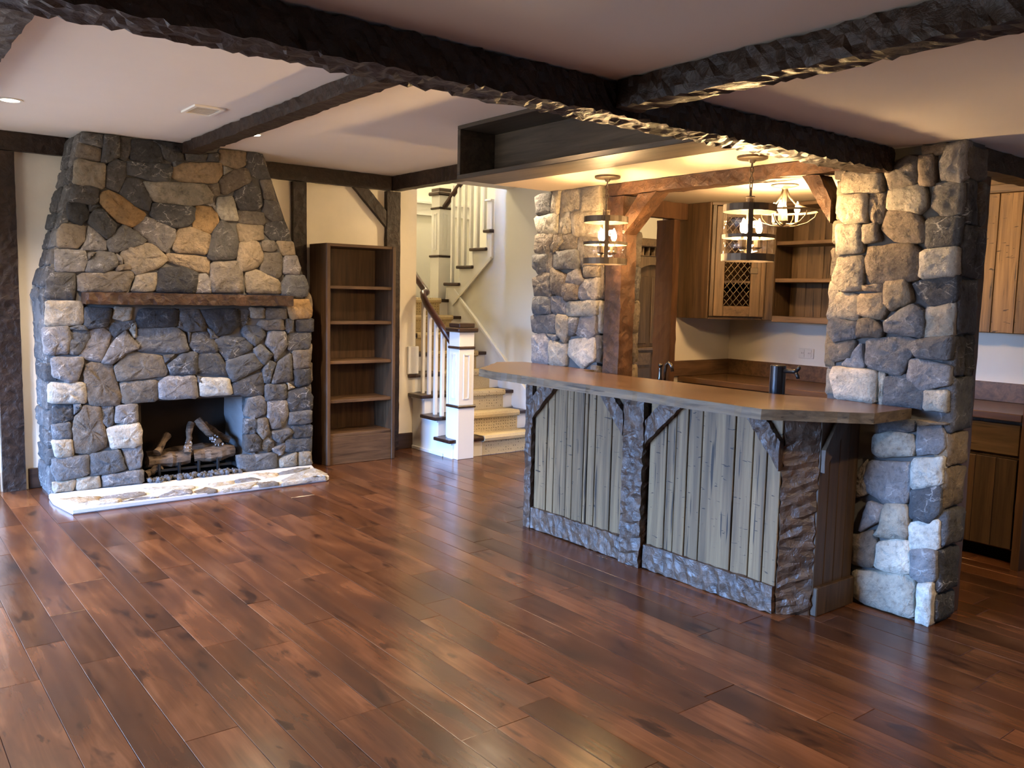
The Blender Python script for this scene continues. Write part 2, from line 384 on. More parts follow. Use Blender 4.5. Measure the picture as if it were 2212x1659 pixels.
RPIL = '''
T 2.020 2.222 1.917 2.222 1.918 2.184 2.012 2.179
W 1.905 2.213 1.825 2.222 1.825 2.078 1.839 2.047 1.917 2.069 1.926 2.131
B 2.137 2.149 2.093 2.177 2.036 2.170 2.035 2.057 2.159 2.043 2.182 2.118
B 2.031 2.170 1.964 2.174 1.951 2.049 2.019 2.051
L 2.412 2.140 2.213 2.133 2.206 2.031 2.405 2.038
L 2.418 2.026 2.271 2.021 2.272 1.895 2.372 1.892 2.417 1.937
B 2.262 2.020 2.188 2.017 2.184 1.899 2.226 1.881 2.257 1.936
L 2.159 2.035 2.002 2.046 1.988 1.951 2.018 1.921 2.170 1.951
G 1.954 2.042 1.825 2.044 1.825 1.908 1.905 1.899 1.956 1.949
B 2.161 1.938 2.052 1.939 1.981 1.856 1.984 1.785 2.108 1.798 2.185 1.850
V 1.975 1.887 1.825 1.893 1.825 1.771 1.966 1.761
L 2.423 1.882 2.298 1.880 2.280 1.754 2.409 1.740
B 2.283 1.871 2.217 1.880 2.199 1.801 2.274 1.796
B 2.236 1.769 2.040 1.775 2.001 1.746 1.996 1.615 2.137 1.603 2.225 1.603 2.258 1.703
M 1.981 1.746 1.825 1.757 1.825 1.634 1.980 1.619
S 2.403 1.723 2.278 1.729 2.276 1.569 2.378 1.559 2.429 1.611
B 2.264 1.586 2.163 1.599 2.160 1.553 2.258 1.561
T 2.150 1.595 2.053 1.611 2.021 1.514 2.119 1.471 2.148 1.504
S 2.405 1.546 2.297 1.535 2.289 1.416 2.426 1.428
T 2.279 1.535 2.155 1.545 2.145 1.471 2.168 1.429 2.277 1.442
V 2.019 1.595 1.901 1.627 1.825 1.634 1.825 1.518 1.923 1.500 1.973 1.531
G 2.020 1.498 1.960 1.460 1.956 1.348 2.129 1.364 2.141 1.413
L 1.953 1.476 1.825 1.511 1.825 1.363 1.948 1.348
G 2.435 1.415 2.293 1.407 2.287 1.330 2.408 1.307 2.441 1.358
B 2.275 1.416 2.212 1.423 2.152 1.379 2.162 1.341 2.279 1.339
B 2.441 1.287 2.296 1.313 2.309 1.235 2.411 1.205
W 2.362 1.187 2.262 1.298 2.241 1.188
G 2.223 1.317 2.076 1.341 1.959 1.331 2.019 1.247 2.046 1.162 2.224 1.198
G 1.960 1.339 1.825 1.359 1.825 1.253 1.970 1.258 2.015 1.304
M 2.390 1.176 2.168 1.169 2.170 1.067 2.372 1.046 2.401 1.123
L 2.159 1.161 2.127 1.155 2.125 1.055 2.147 1.061
G 2.122 1.139 1.996 1.167 1.935 1.107 1.930 1.047 2.119 1.038
W 2.002 1.240 1.936 1.236 1.828 1.221 1.825 1.143 1.943 1.111 2.012 1.157
L 1.926 1.100 1.832 1.110 1.828 1.007 1.921 1.028
L 2.158 0.856 2.064 0.883 1.979 0.882 1.962 0.836 1.972 0.789 2.114 0.762 2.156 0.777
W 1.947 0.927 1.848 0.948 1.825 0.853 1.852 0.825 1.938 0.798 1.949 0.858
W 2.171 0.724 1.976 0.750 1.964 0.675 1.981 0.560 2.084 0.542 2.169 0.579 2.188 0.634
M 1.957 0.767 1.825 0.804 1.825 0.678 1.954 0.635
V 1.960 0.620 1.825 0.666 1.825 0.547 1.868 0.493 1.951 0.496
L 2.083 0.524 1.976 0.547 1.962 0.394 2.124 0.366 2.091 0.436
M 1.956 0.459 1.825 0.504 1.825 0.372 1.941 0.347
M 2.099 0.332 2.014 0.375 1.949 0.369 1.932 0.232 2.017 0.209 2.106 0.214
W 1.936 0.337 1.825 0.364 1.825 0.227 1.874 0.192 1.925 0.220
L 2.218 0.161 2.017 0.209 1.924 0.206 1.906 0.012 2.161 0.020 2.218 0.048
M 1.894 0.179 1.825 0.204 1.825 0.012 1.889 0.012
B 2.237 0.336 2.133 0.383 2.114 0.329 2.121 0.210 2.228 0.203
W 2.165 0.522 2.090 0.523 2.108 0.454 2.200 0.367 2.176 0.461
B 2.236 0.654 2.187 0.729 2.176 0.578 2.235 0.537
G 2.142 0.951 1.958 0.960 1.980 0.902 2.065 0.894 2.137 0.873
B 1.951 0.960 1.831 0.960 1.825 0.958 1.941 0.935
'''
LPIL = '''
G 4.815 2.208 4.642 2.222 4.636 2.080 4.802 2.080
L 4.626 2.222 4.554 2.222 4.572 2.076 4.636 2.091
L 4.546 2.222 4.332 2.222 4.333 2.082 4.555 2.065
L 4.317 2.222 4.155 2.222 4.155 2.070 4.325 2.076
L 4.826 2.060 4.579 2.072 4.566 1.942 4.771 1.940
L 4.555 2.065 4.438 2.068 4.412 2.006 4.440 1.941 4.558 1.941
L 4.415 2.072 4.157 2.066 4.155 1.904 4.401 1.914
B 4.804 1.936 4.606 1.938 4.634 1.829 4.682 1.799 4.825 1.813
B 4.597 1.922 4.534 1.930 4.524 1.878 4.600 1.808 4.635 1.850
B 4.510 1.929 4.379 1.934 4.366 1.822 4.553 1.827
G 4.824 1.781 4.673 1.794 4.677 1.682 4.760 1.662 4.821 1.705
B 4.666 1.809 4.609 1.818 4.604 1.692 4.676 1.661 4.688 1.736
G 4.584 1.807 4.366 1.812 4.339 1.730 4.376 1.690 4.596 1.692
B 4.362 1.903 4.163 1.895 4.155 1.707 4.285 1.689 4.348 1.750
B 4.835 1.619 4.726 1.656 4.627 1.650 4.612 1.502 4.804 1.494
B 4.620 1.692 4.458 1.629 4.492 1.504 4.605 1.524
W 4.443 1.649 4.360 1.685 4.281 1.608 4.340 1.583 4.449 1.598
B 4.480 1.593 4.340 1.578 4.351 1.486 4.459 1.473 4.493 1.525
B 4.278 1.699 4.155 1.697 4.155 1.638 4.268 1.633
W 4.281 1.608 4.155 1.623 4.155 1.529 4.173 1.489 4.321 1.486 4.324 1.557
G 4.813 1.489 4.636 1.492 4.624 1.380 4.799 1.369
W 4.620 1.492 4.508 1.504 4.450 1.453 4.463 1.380 4.599 1.386
S 4.443 1.463 4.158 1.479 4.161 1.379 4.439 1.365
G 4.834 1.357 4.566 1.371 4.569 1.239 4.820 1.238
S 4.550 1.367 4.439 1.360 4.420 1.288 4.462 1.181 4.545 1.240
G 4.415 1.355 4.330 1.353 4.357 1.259 4.410 1.236
W 4.315 1.359 4.167 1.369 4.170 1.258 4.220 1.225 4.348 1.244
W 4.828 1.204 4.692 1.227 4.607 1.173 4.636 1.064 4.813 1.051
L 4.616 1.183 4.438 1.161 4.457 1.066 4.610 1.049
M 4.416 1.199 4.220 1.225 4.175 1.217 4.176 1.086 4.286 1.042 4.427 1.099
G 4.659 1.229 4.544 1.224 4.575 1.185
'''
HEAR = '''
L 1.082 6.406 1.205 6.397 1.353 6.334 1.314 6.234 1.162 6.220
B 1.299 6.244 1.375 6.358 1.636 6.337 1.629 6.243 1.457 6.188
T 1.158 6.201 1.308 6.207 1.452 6.168 1.409 6.061 1.268 6.022 1.157 6.031
W 1.465 6.114 1.605 6.186 1.678 6.093 1.648 6.019 1.448 6.013
T 1.678 6.462 1.978 6.349 1.989 6.290 1.921 6.230 1.718 6.235 1.663 6.370
B 1.708 6.168 1.822 6.243 1.931 6.199 1.915 6.060 1.799 6.014 1.680 6.068
G 1.954 6.183 2.060 6.271 2.089 6.123 2.069 6.010 1.947 6.015
T 2.090 6.332 2.312 6.384 2.271 6.272 2.101 6.245
B 2.321 6.379 2.463 6.393 2.491 6.300 2.293 6.274
T 2.128 6.124 2.271 6.217 2.438 6.221 2.354 6.058 2.131 6.021
G 2.404 6.187 2.531 6.162 2.563 6.060 2.419 6.016
T 2.459 6.495 2.692 6.471 2.646 6.348 2.504 6.332
B 2.701 6.465 2.871 6.515 2.995 6.503 2.808 6.398 2.679 6.387
T 2.628 6.214 2.824 6.357 2.995 6.426 2.999 6.188 2.802 6.133 2.589 6.071
T 2.782 6.089 2.956 6.124 2.941 6.046 2.770 6.039
'''

def stone_mat():
    t = NT('fieldstone', .72, .3)
    oi = t.n('ObjectInfo'); v = t.coords((1, 1, 1))
    a = t.noise(v, 9, 8, .68, .4); b = t.noise(v, 38, 6, .7); w = t.noise(v, 4.5, 3, .5, 2.2)
    c = t.mix(oi.outputs['Color'], t.mix(oi.outputs['Color'], (1.7, 1.66, 1.6, 1), 1.0, 'MULTIPLY'), t.ramp(a, [(.45, gray(0)), (.78, gray(1))]))
    c = t.mix(c, t.mix(c, (.4, .38, .37, 1), 1.0, 'MULTIPLY'), t.ramp(b, [(.5, gray(0)), (.72, gray(.8))]))
    # pale quartz veins: thin bands of a warped noise, only as strong as the stone's alpha
    wv = t.n('VectorMath', {0: v, 1: t.n('VectorMath', {0: t.n('CombineXYZ', {0: w, 1: a, 2: w}), 1: (.10, .10, .10)}, operation='MULTIPLY')}, operation='ADD')
    band = t.n('TexVoronoi', {'Vector': t.n('VectorMath', {0: wv, 1: (1, 1, 1.9)}, operation='MULTIPLY'), 'Scale': 8.5}, feature='DISTANCE_TO_EDGE').outputs['Distance']
    vein = t.ramp(band, [(.008, gray(.9)), (.035, gray(0))])
    f = t.n('Math', {0: t.n('Math', {0: vein, 1: t.ramp(a, [(.48, gray(0)), (.62, gray(1))])}, operation='MULTIPLY'), 1: oi.outputs['Alpha']}, operation='MULTIPLY')
    c = t.mix(c, (.62, .6, .57, 1), f)
    t.color(c)
    h = t.n('Math', {0: t.n('Math', {0: a, 1: 1.6}, operation='MULTIPLY'), 1: t.n('Math', {0: b, 1: .55}, operation='MULTIPLY')}, operation='ADD')
    t.bump(h, .85, .03)
    return t.m
def floor_mat(name, attr=False):
    t = NT(name, .3, .38)
    v = t.coords((9, 9, .9) if False else (26, 1.5, 26)); g = t.noise(v, 1, 7, .6, .8)
    v2 = t.coords((5, 1.6, 5)); bl = t.noise(v2, 1, 3, .5, .5)
    v3 = t.coords((14, 4, 14)); kn = t.noise(v3, 1, 3, .5, .4)
    c = t.ramp(g, [(.25, (.068, .0245, .0100)), (.55, (.108, .0415, .0165)), (.8, (.160, .066, .026))])
    c = t.mix(c, (.035, .014, .008, 1), t.ramp(bl, [(.42, gray(0)), (.72, gray(.85))]))
    c = t.mix(c, (.02, .009, .006, 1), t.ramp(kn, [(.60, gray(0)), (.70, gray(.85))]))
    c = t.mix(c, (.19, .085, .038, 1), t.ramp(bl, [(.12, gray(.7)), (.48, gray(0))]))
    rnd = t.n('Attribute', attribute_name='tint').outputs['Fac'] if attr else t.n('ObjectInfo').outputs['Random']
    br = t.n('MapRange', {0: rnd, 3: .68, 4: 1.32})
    c = t.mix(c, t.n('CombineColor', {0: br, 1: br, 2: br}), 1.0, 'MULTIPLY')
    t.color(c)
    t.l(t.n('MapRange', {0: bl, 1: .3, 2: .7, 3: .15, 4: .27}), t.b.inputs['Roughness'])
    v4 = t.coords((7, 2.2, 7)); t.bump(t.n('Math', {0: t.noise(v4, 1, 3), 1: t.n('Math', {0: g, 1: .15}, operation='MULTIPLY')}, operation='ADD'), .30, .006)
    return t.m
def timber(name, dark, light, rough=.5, spec=.4, sc_=16, bump=.6):
    # hewn timber: stain varied over patches, adze scars as relief
    t = NT(name, rough, spec)
    v = t.coords((1, 1, 1)); p = t.noise(v, sc_, 6, .65, .8); q = t.noise(v, 3, 3)
    c = t.ramp(p, [(.3, dark), (.72, light)])
    c = t.mix(c, t.mix(c, (.45, .42, .4, 1), 1.0, 'MULTIPLY'), t.ramp(q, [(.4, gray(0)), (.65, gray(.8))]))
    t.color(c)
    vo = t.n('TexVoronoi', {'Vector': v, 'Scale': 17.0, 'Randomness': 1.0}, feature='F1')
    h = t.n('Math', {0: t.n('Math', {0: vo.outputs[0], 1: .8}, operation='MULTIPLY'), 1: p}, operation='ADD')
    t.bump(h, bump, .02)
    return t.m
def glass_mat(name, tint=(1, 1, 1), refl=.08):
    t = NT(name); tr = t.n('BsdfTransparent', {'Color': (*tint, 1)}); gl = t.n('BsdfGlossy', {'Roughness': .02})
    lw = t.n('LayerWeight', {'Blend': .12}).outputs['Facing']; fr = t.n('MapRange', {0: lw, 3: .03, 4: .35}); mx = t.n('MixShader', {0: fr, 1: tr, 2: gl})
    t.l(mx.outputs[0], t.t.nodes['Material Output'].inputs['Surface']); return t.m
def emit(name, c, s):
    t = NT(name); e = t.n('Emission', {'Color': (*c, 1), 'Strength': s}); t.l(e.outputs[0], t.t.nodes['Material Output'].inputs['Surface']); return t.m
def carpet_mat():
    t = NT('carpet_weave', .95, .05); v = t.coords((1, 1, 1), False)
    vo = t.n('TexVoronoi', {'Vector': v, 'Scale': 34.0, 'Randomness': .25}, feature='F1').outputs[0]
    nz = t.noise(v, 260, 2)
    c = t.ramp(nz, [(.35, (.42, .33, .18)), (.65, (.62, .50, .30))])
    c = t.mix(c, (.10, .075, .045, 1), t.ramp(vo, [(.16, gray(.8)), (.24, gray(0))]))
    t.color(c); t.bump(nz, .6, .004); return t.m

M = dict(
 stone=stone_mat(), mortar=plain('mortar', (.125, .12, .115), .95, .1, mottle=.35, bump=.6, bs=50),
 hearth=plain('hearth_cement', (.60, .58, .56), .9, .15, mottle=.25, bump=.4),
 floor=floor_mat('floor_board'), floor_s=floor_mat('floor_board_far', True), gap=plain('floor_gap', (.015, .008, .005), .8),
 plaster=plain('cream_plaster', (.80, .74, .61), .92, .1, mottle=.16, bump=.25, bs=18),
 ceil=plain('ceiling_paint', (.76, .72, .68), .95, .05, mottle=.04),
 barceil=plain('toned_down_bar_ceiling', (.50, .42, .33), .92, .05, mottle=.04),  # same ceiling paint, darkened over the bar to offset the pendants' glare
 hallw=plain('stair_wall_paint', (.70, .68, .60), .9, .1, mottle=.04), kitw=plain('pale_kitchen_wall', (.66, .62, .54), .88, .1, mottle=.05),
 white=plain('white_trim_paint', (.74, .73, .70), .45, .4),
 beam=timber('dark_timber', (.010, .0055, .0035), (.045, .024, .014), .46, .32, 20, .45),
 barbeam=timber('warm_timber', (.034, .016, .0075), (.105, .050, .0225), .55, .3),
 hewn=timber('grey_brown_timber', (.034, .018, .010), (.130, .073, .042), .40, .5, 16, .7),
 mantel=timber('mantel_timber', (.022, .011, .006), (.085, .040, .019), .5, .35),
 plank=wood('weathered_plank', (.075, .041, .018), (.235, .143, .064), (30, 30, 1.3), .55, .3, .28, .9, .5, .6, nicks=.85),
 edgewood=wood('raw_edge_wood', (.06, .042, .025), (.20, .145, .085), (14, 2, 30), .6, .3, .1, .6, .7, .4),
 top=wood('varnished_counter', (.062, .034, .017), (.15, .083, .042), (12, 1.2, 12), .24, .5, .1, 0, .12, .4),
 shelfw=wood('stained_oak', (.05, .026, .013), (.15, .084, .042), (3, 30, 30), .5, .35, .12, .0, .3, .5),
 shelfv=wood('stained_oak_upright', (.042, .022, .011), (.13, .072, .036), (30, 30, 2), .5, .35, .12, .0, .3, .4),
 cab=wood('rustic_cabinet_wood', (.046, .028, .015), (.13, .084, .046), (26, 26, 1.5), .5, .35, .25, .7, .4, .6),
 cabh=wood('rustic_cabinet_rail', (.05, .029, .015), (.14, .088, .046), (26, 1.5, 26), .5, .35, .15, .6, .3, .4),
 cabd=wood('brown_cabinet_wood', (.035, .020, .010), (.095, .055, .028), (26, 26, 1.5), .5, .35, .2, .3, .3, .5),
 red=wood('red_brown_timber', (.045, .020, .009), (.105, .052, .024), (16, 16, 1.2), .5, .35, .1, .2, .3, .5),
 soffit=wood('dark_soffit_board', (.03, .022, .015), (.085, .065, .045), (20, 1.3, 20), .5, .35, .1, .3, .3, .5),
 dark=wood('dark_tread_wood', (.018, .008, .005), (.05, .022, .013), (3, 26, 26), .3, .5, .1, 0, .2, .3),
 rail=wood('handrail_wood', (.03, .010, .006), (.085, .030, .016), (26, 3, 26), .28, .5, .05, 0, .2, .3),
 base=wood('dark_baseboard_wood', (.02, .011, .007), (.06, .032, .02), (2, 26, 26), .5, .35, .1, 0, .3, .4),
 slot=plain('shadow_gap', (.012, .008, .006), .9, .1),
 iron=plain('bronze_iron', (.09, .07, .05), .5, .5, .7), black=plain('black_metal', (.012, .012, .013), .35, .5, .3),
 satin=plain('satin_black_tower', (.014, .014, .016), .28, .6, .5), chrome=plain('dark_bronze_faucet', (.09, .075, .06), .22, .5, .95),
 cream=plain('candle_sleeve', (.7, .6, .42), .6), plate=plain('ivory_plate', (.60, .555, .48), .5, .4),
 firebrick=plain('sooty_firebrick', (.035, .028, .022), .95, .1, mottle=.5, bump=.5), firejamb=plain('grey_jamb', (.20, .20, .20), .9, .15, mottle=.4, bump=.8, bs=14),
 log=wood('ceramic_log_bark', (.045, .03, .02), (.22, .165, .12), (9, 9, 30), .85, .15, .25, .7, .5, 1.0),
 ash=plain('ember_grit', (.30, .31, .33), .95, .1, mottle=.5), lava=plain('lava_rock', (.10, .10, .105), .8, .3, mottle=.5, bump=.8, bs=90),
 glass=glass_mat('clear_glass'), bulb=emit('candle_bulb', (1, .62, .27), BULB), lens=emit('downlight_lens', (1, .80, .52), 14),
 void=plain('dark_opening', (.01, .008, .006), .8), carpet=carpet_mat(), mesh=plain('wire_mesh', (.16, .12, .08), .4, .5, .6),
)
PAL = dict(Q=(.032, .032, .034, .15), K=(.060, .058, .057, .3), V=(.066, .066, .068, .7), G=(.098, .096, .095, .35), B=(.135, .112, .088, .2),
           T=(.225, .172, .112, .1), O=(.26, .170, .080, 0), S=(.235, .20, .15, .1), L=(.27, .24, .19, .15), M=(.38, .345, .285, .1), W=(.17, .16, .155, .9))

# ---------------------------------------------------------------- stone pieces
def chaikin(p, q=.22):
    o = []
    for i in range(len(p)):
        a, b = Vector(p[i]), Vector(p[(i + 1) % len(p)]); o += [a.lerp(b, q), a.lerp(b, 1 - q)]
    return o
def stone(parent, code, poly, put, thick=.04, proud=.02, grow=.008, name='stone', gain=1.0):
    """poly in a plane (u, w); put(u, w, d) gives the world point at depth d in front of that plane"""
    p = [Vector(q) for q in poly]
    if sum(a.x * b.y - b.x * a.y for a, b in zip(p, p[1:] + p[:1])) < 0: p.reverse()
    c = sum(p, Vector((0, 0))) / len(p)
    p = [q + (q - c).normalized() * grow for q in p]
    p = chaikin(p, .09); o = []
    for i in range(len(p)):
        a, b = p[i], p[(i + 1) % len(p)]; o.append(a); k = int((b - a).length / .05)
        for j in range(k): o.append(a.lerp(b, (j + 1) / (k + 1)))
    p = [q + Vector((R.uniform(-1, 1), R.uniform(-1, 1))) * .0035 for q in o]
    n = len(p); proud = proud * R.uniform(.5, 1.35); tx, ty = R.uniform(-.05, .05), R.uniform(-.05, .05)
    size = min(.3, max((q - c).length for q in p)); rings = []
    def rg(s, inset, d, j): return [(lambda u: put(u.x, u.y, d + (u - c).x * tx + (u - c).y * ty + R.uniform(-j, j)))(c + (q - c) * s - (q - c).normalized() * min(inset, (q - c).length * .4)) for q in p]
    rings = [rg(1, 0, -thick, 0), rg(1, 0, proud * .55, .003), rg(1, .006, proud * .92, .004), rg(.66, .006, proud + .003, .008), rg(.3, 0, proud + .004, .008)]
    vv = [q for r_ in rings for q in r_] + [put(c.x, c.y, proud + .006)]; ff = []
    for i in range(4):
        for k in range(n): ff.append((i*n+k, i*n+(k+1) % n, (i+1)*n+(k+1) % n, (i+1)*n+k))
    for k in range(n): ff.append((4*n+k, 4*n+(k+1) % n, 5*n))
    o_ = MB().add(vv, ff).build(name, M['stone'], parent, smooth=True)
    cc = PAL[code]; j = R.uniform(.82, 1.2); h = R.uniform(-.05, .05)
    j *= gain; o_.color = (cc[0]*j*(1+h), cc[1]*j, cc[2]*j*(1-h), cc[3])
    return o_
def table(txt):
    for l in txt.strip().split('\n'):
        c, *f = l.split(); f = [float(x) for x in f]; yield c, list(zip(f[::2], f[1::2]))
def courses(parent, u0, u1, z0, z1, put, codes, hmin=.10, hmax=.2, wmin=.12, wmax=.28, u0f=None, u1f=None, proud=.02, gain=1.0):
    # random rubble in rough courses over a strip whose ends may slope
    z = z0
    while z < z1 - .03:
        h = min(R.uniform(hmin, hmax), z1 - z); h = h if z1 - z - h > .06 else z1 - z
        a = u0f(z + h / 2) if u0f else u0; b = u1f(z + h / 2) if u1f else u1; u = a
        while u < b - .02:
            w = min(R.uniform(wmin, wmax), b - u); w = w if b - u - w > .07 else b - u
            j = lambda: R.uniform(-.010, .010)
            stone(parent, R.choice(codes), [(u + .006 + abs(j()), z + .006 + j()), (u + w/2, z + .004 + j()), (u + w - .006 + j(), z + .006 + j()), (u + w - .004 + j(), z + h - .006 + j()), (u + w * .4, z + h - .004 + j()), (u + .006 + j(), z + h - .006 + j())], put, proud=proud, grow=0, gain=gain)
            u += w
        z += h

# ================================================================ the setting
def slab(name, mat, *b, parent=None): return struct(MB().box(*b).build(name, mat, parent))
XL, XR, YF, YB = -3.0, 7.6, -3.5, 9.25
ZN, ZH = 2.23, 2.57            # low ceiling near the camera and over the bar, high ceiling by the fireplace
fl = slab('floor', M['gap'], XL - .1, XR, YF - .1, YB, -.14, -.010)
# floor planks: rows along Y, the nearest 300 in view as single planks, the rest in one piece
planks = []; x = -1.0
while x < 6.6:
    w = R.choice((.118, .150, .150, .182)); y = -1.0 - R.uniform(0, 1)
    while y < 7.07:
        l = R.uniform(.55, 1.9); planks.append((x, x + w, y, min(y + l, 7.07))); y += l
    x += w
def seen(p):
    c = Vector(((p[0] + p[1]) / 2, max(p[2], .9), 0)) - Vector((0, 0, 1.5)); c2 = Vector(((p[0] + p[1]) / 2, (p[2] + p[3]) / 2, 0)) - Vector((0, 0, 1.5))
    z = c2.dot(fw)
    return z > .5 and abs(c2.dot(rt) / z) < .68 and c2.dot(up) / z > -.62 and p[1] < 5.4
def score(p): return (p[1] - p[0]) * (p[3] - p[2]) / ((p[0] + p[1])**2 / 4 + (p[2] + p[3])**2 / 4 + 1)
vis = sorted([p for p in planks if seen(p)], key=score, reverse=True)[:298]; vset = set(vis)
far_v, far_f, tint = [], [], []
for p in planks:
    x0, x1, y0, y1 = p; dz = R.uniform(-.0012, .0006); b = .0013; g = .0006
    vv = [(x0+g, y0+g, -.012), (x1-g, y0+g, -.012), (x1-g, y1-g, -.012), (x0+g, y1-g, -.012), (x0+g, y0+g, dz-b), (x1-g, y0+g, dz-b), (x1-g, y1-g, dz-b), (x0+g, y1-g, dz-b),
          (x0+g+b, y0+g+b, dz), (x1-g-b, y0+g+b, dz), (x1-g-b, y1-g-b, dz), (x0+g+b, y1-g-b, dz)]
    ff = [(0,1,5,4),(1,2,6,5),(2,3,7,6),(3,0,4,7),(4,5,9,8),(5,6,10,9),(6,7,11,10),(7,4,8,11),(8,9,10,11)]
    if p in vset: MB().add(vv, ff).build('plank', M['floor'], fl)
    else:
        k = len(far_v); far_v += vv; far_f += [tuple(i + k for i in f) for f in ff]; tint += [R.random()] * len(vv)
fp = MB().add(far_v, far_f).build('outlying_planks', M['floor_s'], fl); fp['kind'] = 'stuff'
at_ = fp.data.attributes.new('tint', 'FLOAT', 'POINT'); at_.data.foreach_set('value', tint)

slab('ceiling', M['ceil'], XL - .1, 4.26, 2.24, 7.19, ZH, ZH + .1)
slab('ceiling', M['ceil'], 4.26, XR, 2.24, 7.05, ZH, ZH + .1)
slab('ceiling', M['ceil'], XL - .1, 5.95, YF - .1, 2.24, ZN, ZH + .1)
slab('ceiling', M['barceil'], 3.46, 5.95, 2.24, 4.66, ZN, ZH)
slab('ceiling', M['ceil'], 4.2, XR, 7.05, YB, 4.4, 4.5)
slab('ceiling', M['ceil'], 5.95, XR, 4.5, 7.0, ZH, ZH + .1)
WP = M['plaster']
slab('wall_back', WP, XL - .1, 4.36, 7.09, 7.19, -.01, 4.45)
slab('wall_stair_left', M['hallw'], 4.26, 4.36, 7.19, YB, -.01, 4.45)
slab('wall_stair_back', M['hallw'], 4.26, 6.6, 9.15, YB, -.01, 4.45)
w5 = MB(); w5.box(5.4, 5.5, 5.95, 7.25, 0, 4.45)
w5.prism([(7.25, 0), (9.15, 0), (9.15, 1.40), (8.10, 1.40), (7.25, 2.02)], 0, 5.4, 5.5)
struct(w5.build('wall_stair_right', M['hallw']))
slab('wall_stair_right', M['hallw'], 6.42, 6.52, 6.75, YB, -.01, 4.45)
slab('wall_stair_front', M['hallw'], 4.26, 6.52, 6.95, 7.049, ZH + .005, 4.399)
slab('wall_hall', WP, 5.5, XR, 6.66, 6.75, -.01, ZH + .02)
slab('wall_hall', WP, XR, XR + .1, 4.4, 6.8, -.01, ZH + .02)
slab('wall_kitchen_back', M['kitw'], 5.088, XR, 4.53, 4.63, -.01, ZH)
slab('wall_kitchen_right', M['kitw'], 5.85, 5.95, YF, 4.53, -.01, ZH)
wins = {'x': [w for w in WINDOWS if w[0] == 'x'], 'y': [w for w in WINDOWS if w[0] == 'y']}
def holed(name, ax, p, lo, hi, zt, holes):
    b = MB(); q = (p - .12, p); t = lo
    for h in sorted(holes, key=lambda h: h[2]):
        _, _, a, c, z0, z1 = h
        for (s0, s1, e0, e1) in ((t, a, -.01, zt), (a, c, -.01, z0), (a, c, z1, zt)):
            b.box(*((*q, s0, s1) if ax == 'x' else (s0, s1, *q)), e0, e1)
        t = c
    b.box(*((*q, t, hi) if ax == 'x' else (t, hi, *q)), -.01, zt)
    return struct(b.build(name, WP))
holed('wall_left', 'x', XL, YF, 7.19, ZH + .05, wins['x']); holed('wall_front', 'y', YF, XL - .1, 5.95, ZH + .05, wins['y'])
for i, (ax, p, a, b, z0, z1) in enumerate(WINDOWS):
    fr = MB(); s = .06; q = (p - .09, p - .02)
    def bb(s0, s1, e0, e1, mbx=None, qq=q): (mbx or fr).box(*((*qq, s0, s1) if ax == 'x' else (s0, s1, *qq)), e0, e1)
    bb(a, b, z0, z0 + s); bb(a, b, z1 - s, z1); bb(a, a + s, z0 + s, z1 - s); bb(b - s, b, z0 + s, z1 - s); bb((a+b)/2 - .03, (a+b)/2 + .03, z0 + s, z1 - s)
    f = struct(fr.build('window_%d' % (i + 1), M['beam']))
    for (s0, s1) in ((a + s, (a+b)/2 - .03), ((a+b)/2 + .03, b - s)):
        g = MB(); bb(s0, s1, z0 + s, z1 - s, g, (p - .06, p - .055)); g.build('pane', M['glass'], f)
# baseboards and stair wall trims
for a, b in ((-2.9, .83), (1.03, 1.12), (3.92, 3.99), (4.16, 4.325)):
    struct(MB().box(a, b, 7.065, 7.09, 0, .15).build('baseboard_back', M['base'], bevel=.004))
struct(MB().box(4.36, 6.42, 9.125, 9.15, 2.46, 2.60).box(4.36, 6.42, 9.10, 9.15, 2.60, 2.625).build('trim_1', M['white']))

# ================================================================ timbers
def tim(name, label, mat, *b, group=None, cat='beam', **k): return tag(hbox(name, mat, None, *b, **k), label, cat, group, 'thing')
tim('ceiling_beam', 'long dark hewn main beam crossing the ceiling to the right stone pillar', M['beam'], -2.98, 3.93, 2.133, 2.292, 2.112, ZN - .001, amp=.012, step=.024, cs=.032)
tim('ceiling_beam', 'dark hewn ceiling beam running from main beam to the fireplace chimney', M['beam'], 2.03, 2.155, 2.295, 6.60, 2.485, ZH - .001, amp=.008)
tim('ceiling_beam', 'dark ceiling beam cut off by the top left corner', M['beam'], .49, .615, 2.295, 7.02, 2.485, ZH - .001, amp=.010)
tim('ceiling_beam', 'dark rough beam reaching from main beam toward upper right corner', M['beam'], 2.085, 2.20, -3.4, 2.13, 2.130, ZN - .001, amp=.010, step=.026, cs=.035)
tim('wall_beam', 'dark horizontal wall beam left of the stone chimney', M['beam'], -2.9, 1.335, 7.03, 7.088, 2.435, ZH - .001, amp=.0035)
tim('wall_beam', 'dark horizontal wall beam between chimney and corner post above bookcase', M['beam'], 2.69, 4.05, 7.03, 7.088, 2.435, ZH - .001, amp=.0035)
tim('wall_beam', 'dark short beam running from corner post to wooden ceiling box', M['beam'], 4.06, 4.17, 4.70, 7.088, 2.44, ZH - .001, amp=.0035)
tim('wall_post', 'dark hewn wall post left of the stone fireplace', M['beam'], .86, 1.01, 7.03, 7.088, .001, 2.43, amp=.0035, cat='post')
tim('wall_post', 'dark wall post partly hidden between chimney and bookcase', M['beam'], 3.09, 3.215, 7.03, 7.088, .001, 2.43, amp=.0035, cat='post')
tim('wall_post', 'dark corner post between bookcase and staircase', M['beam'], 4.005, 4.15, 7.03, 7.088, .001, 2.43, amp=.0035, cat='post')
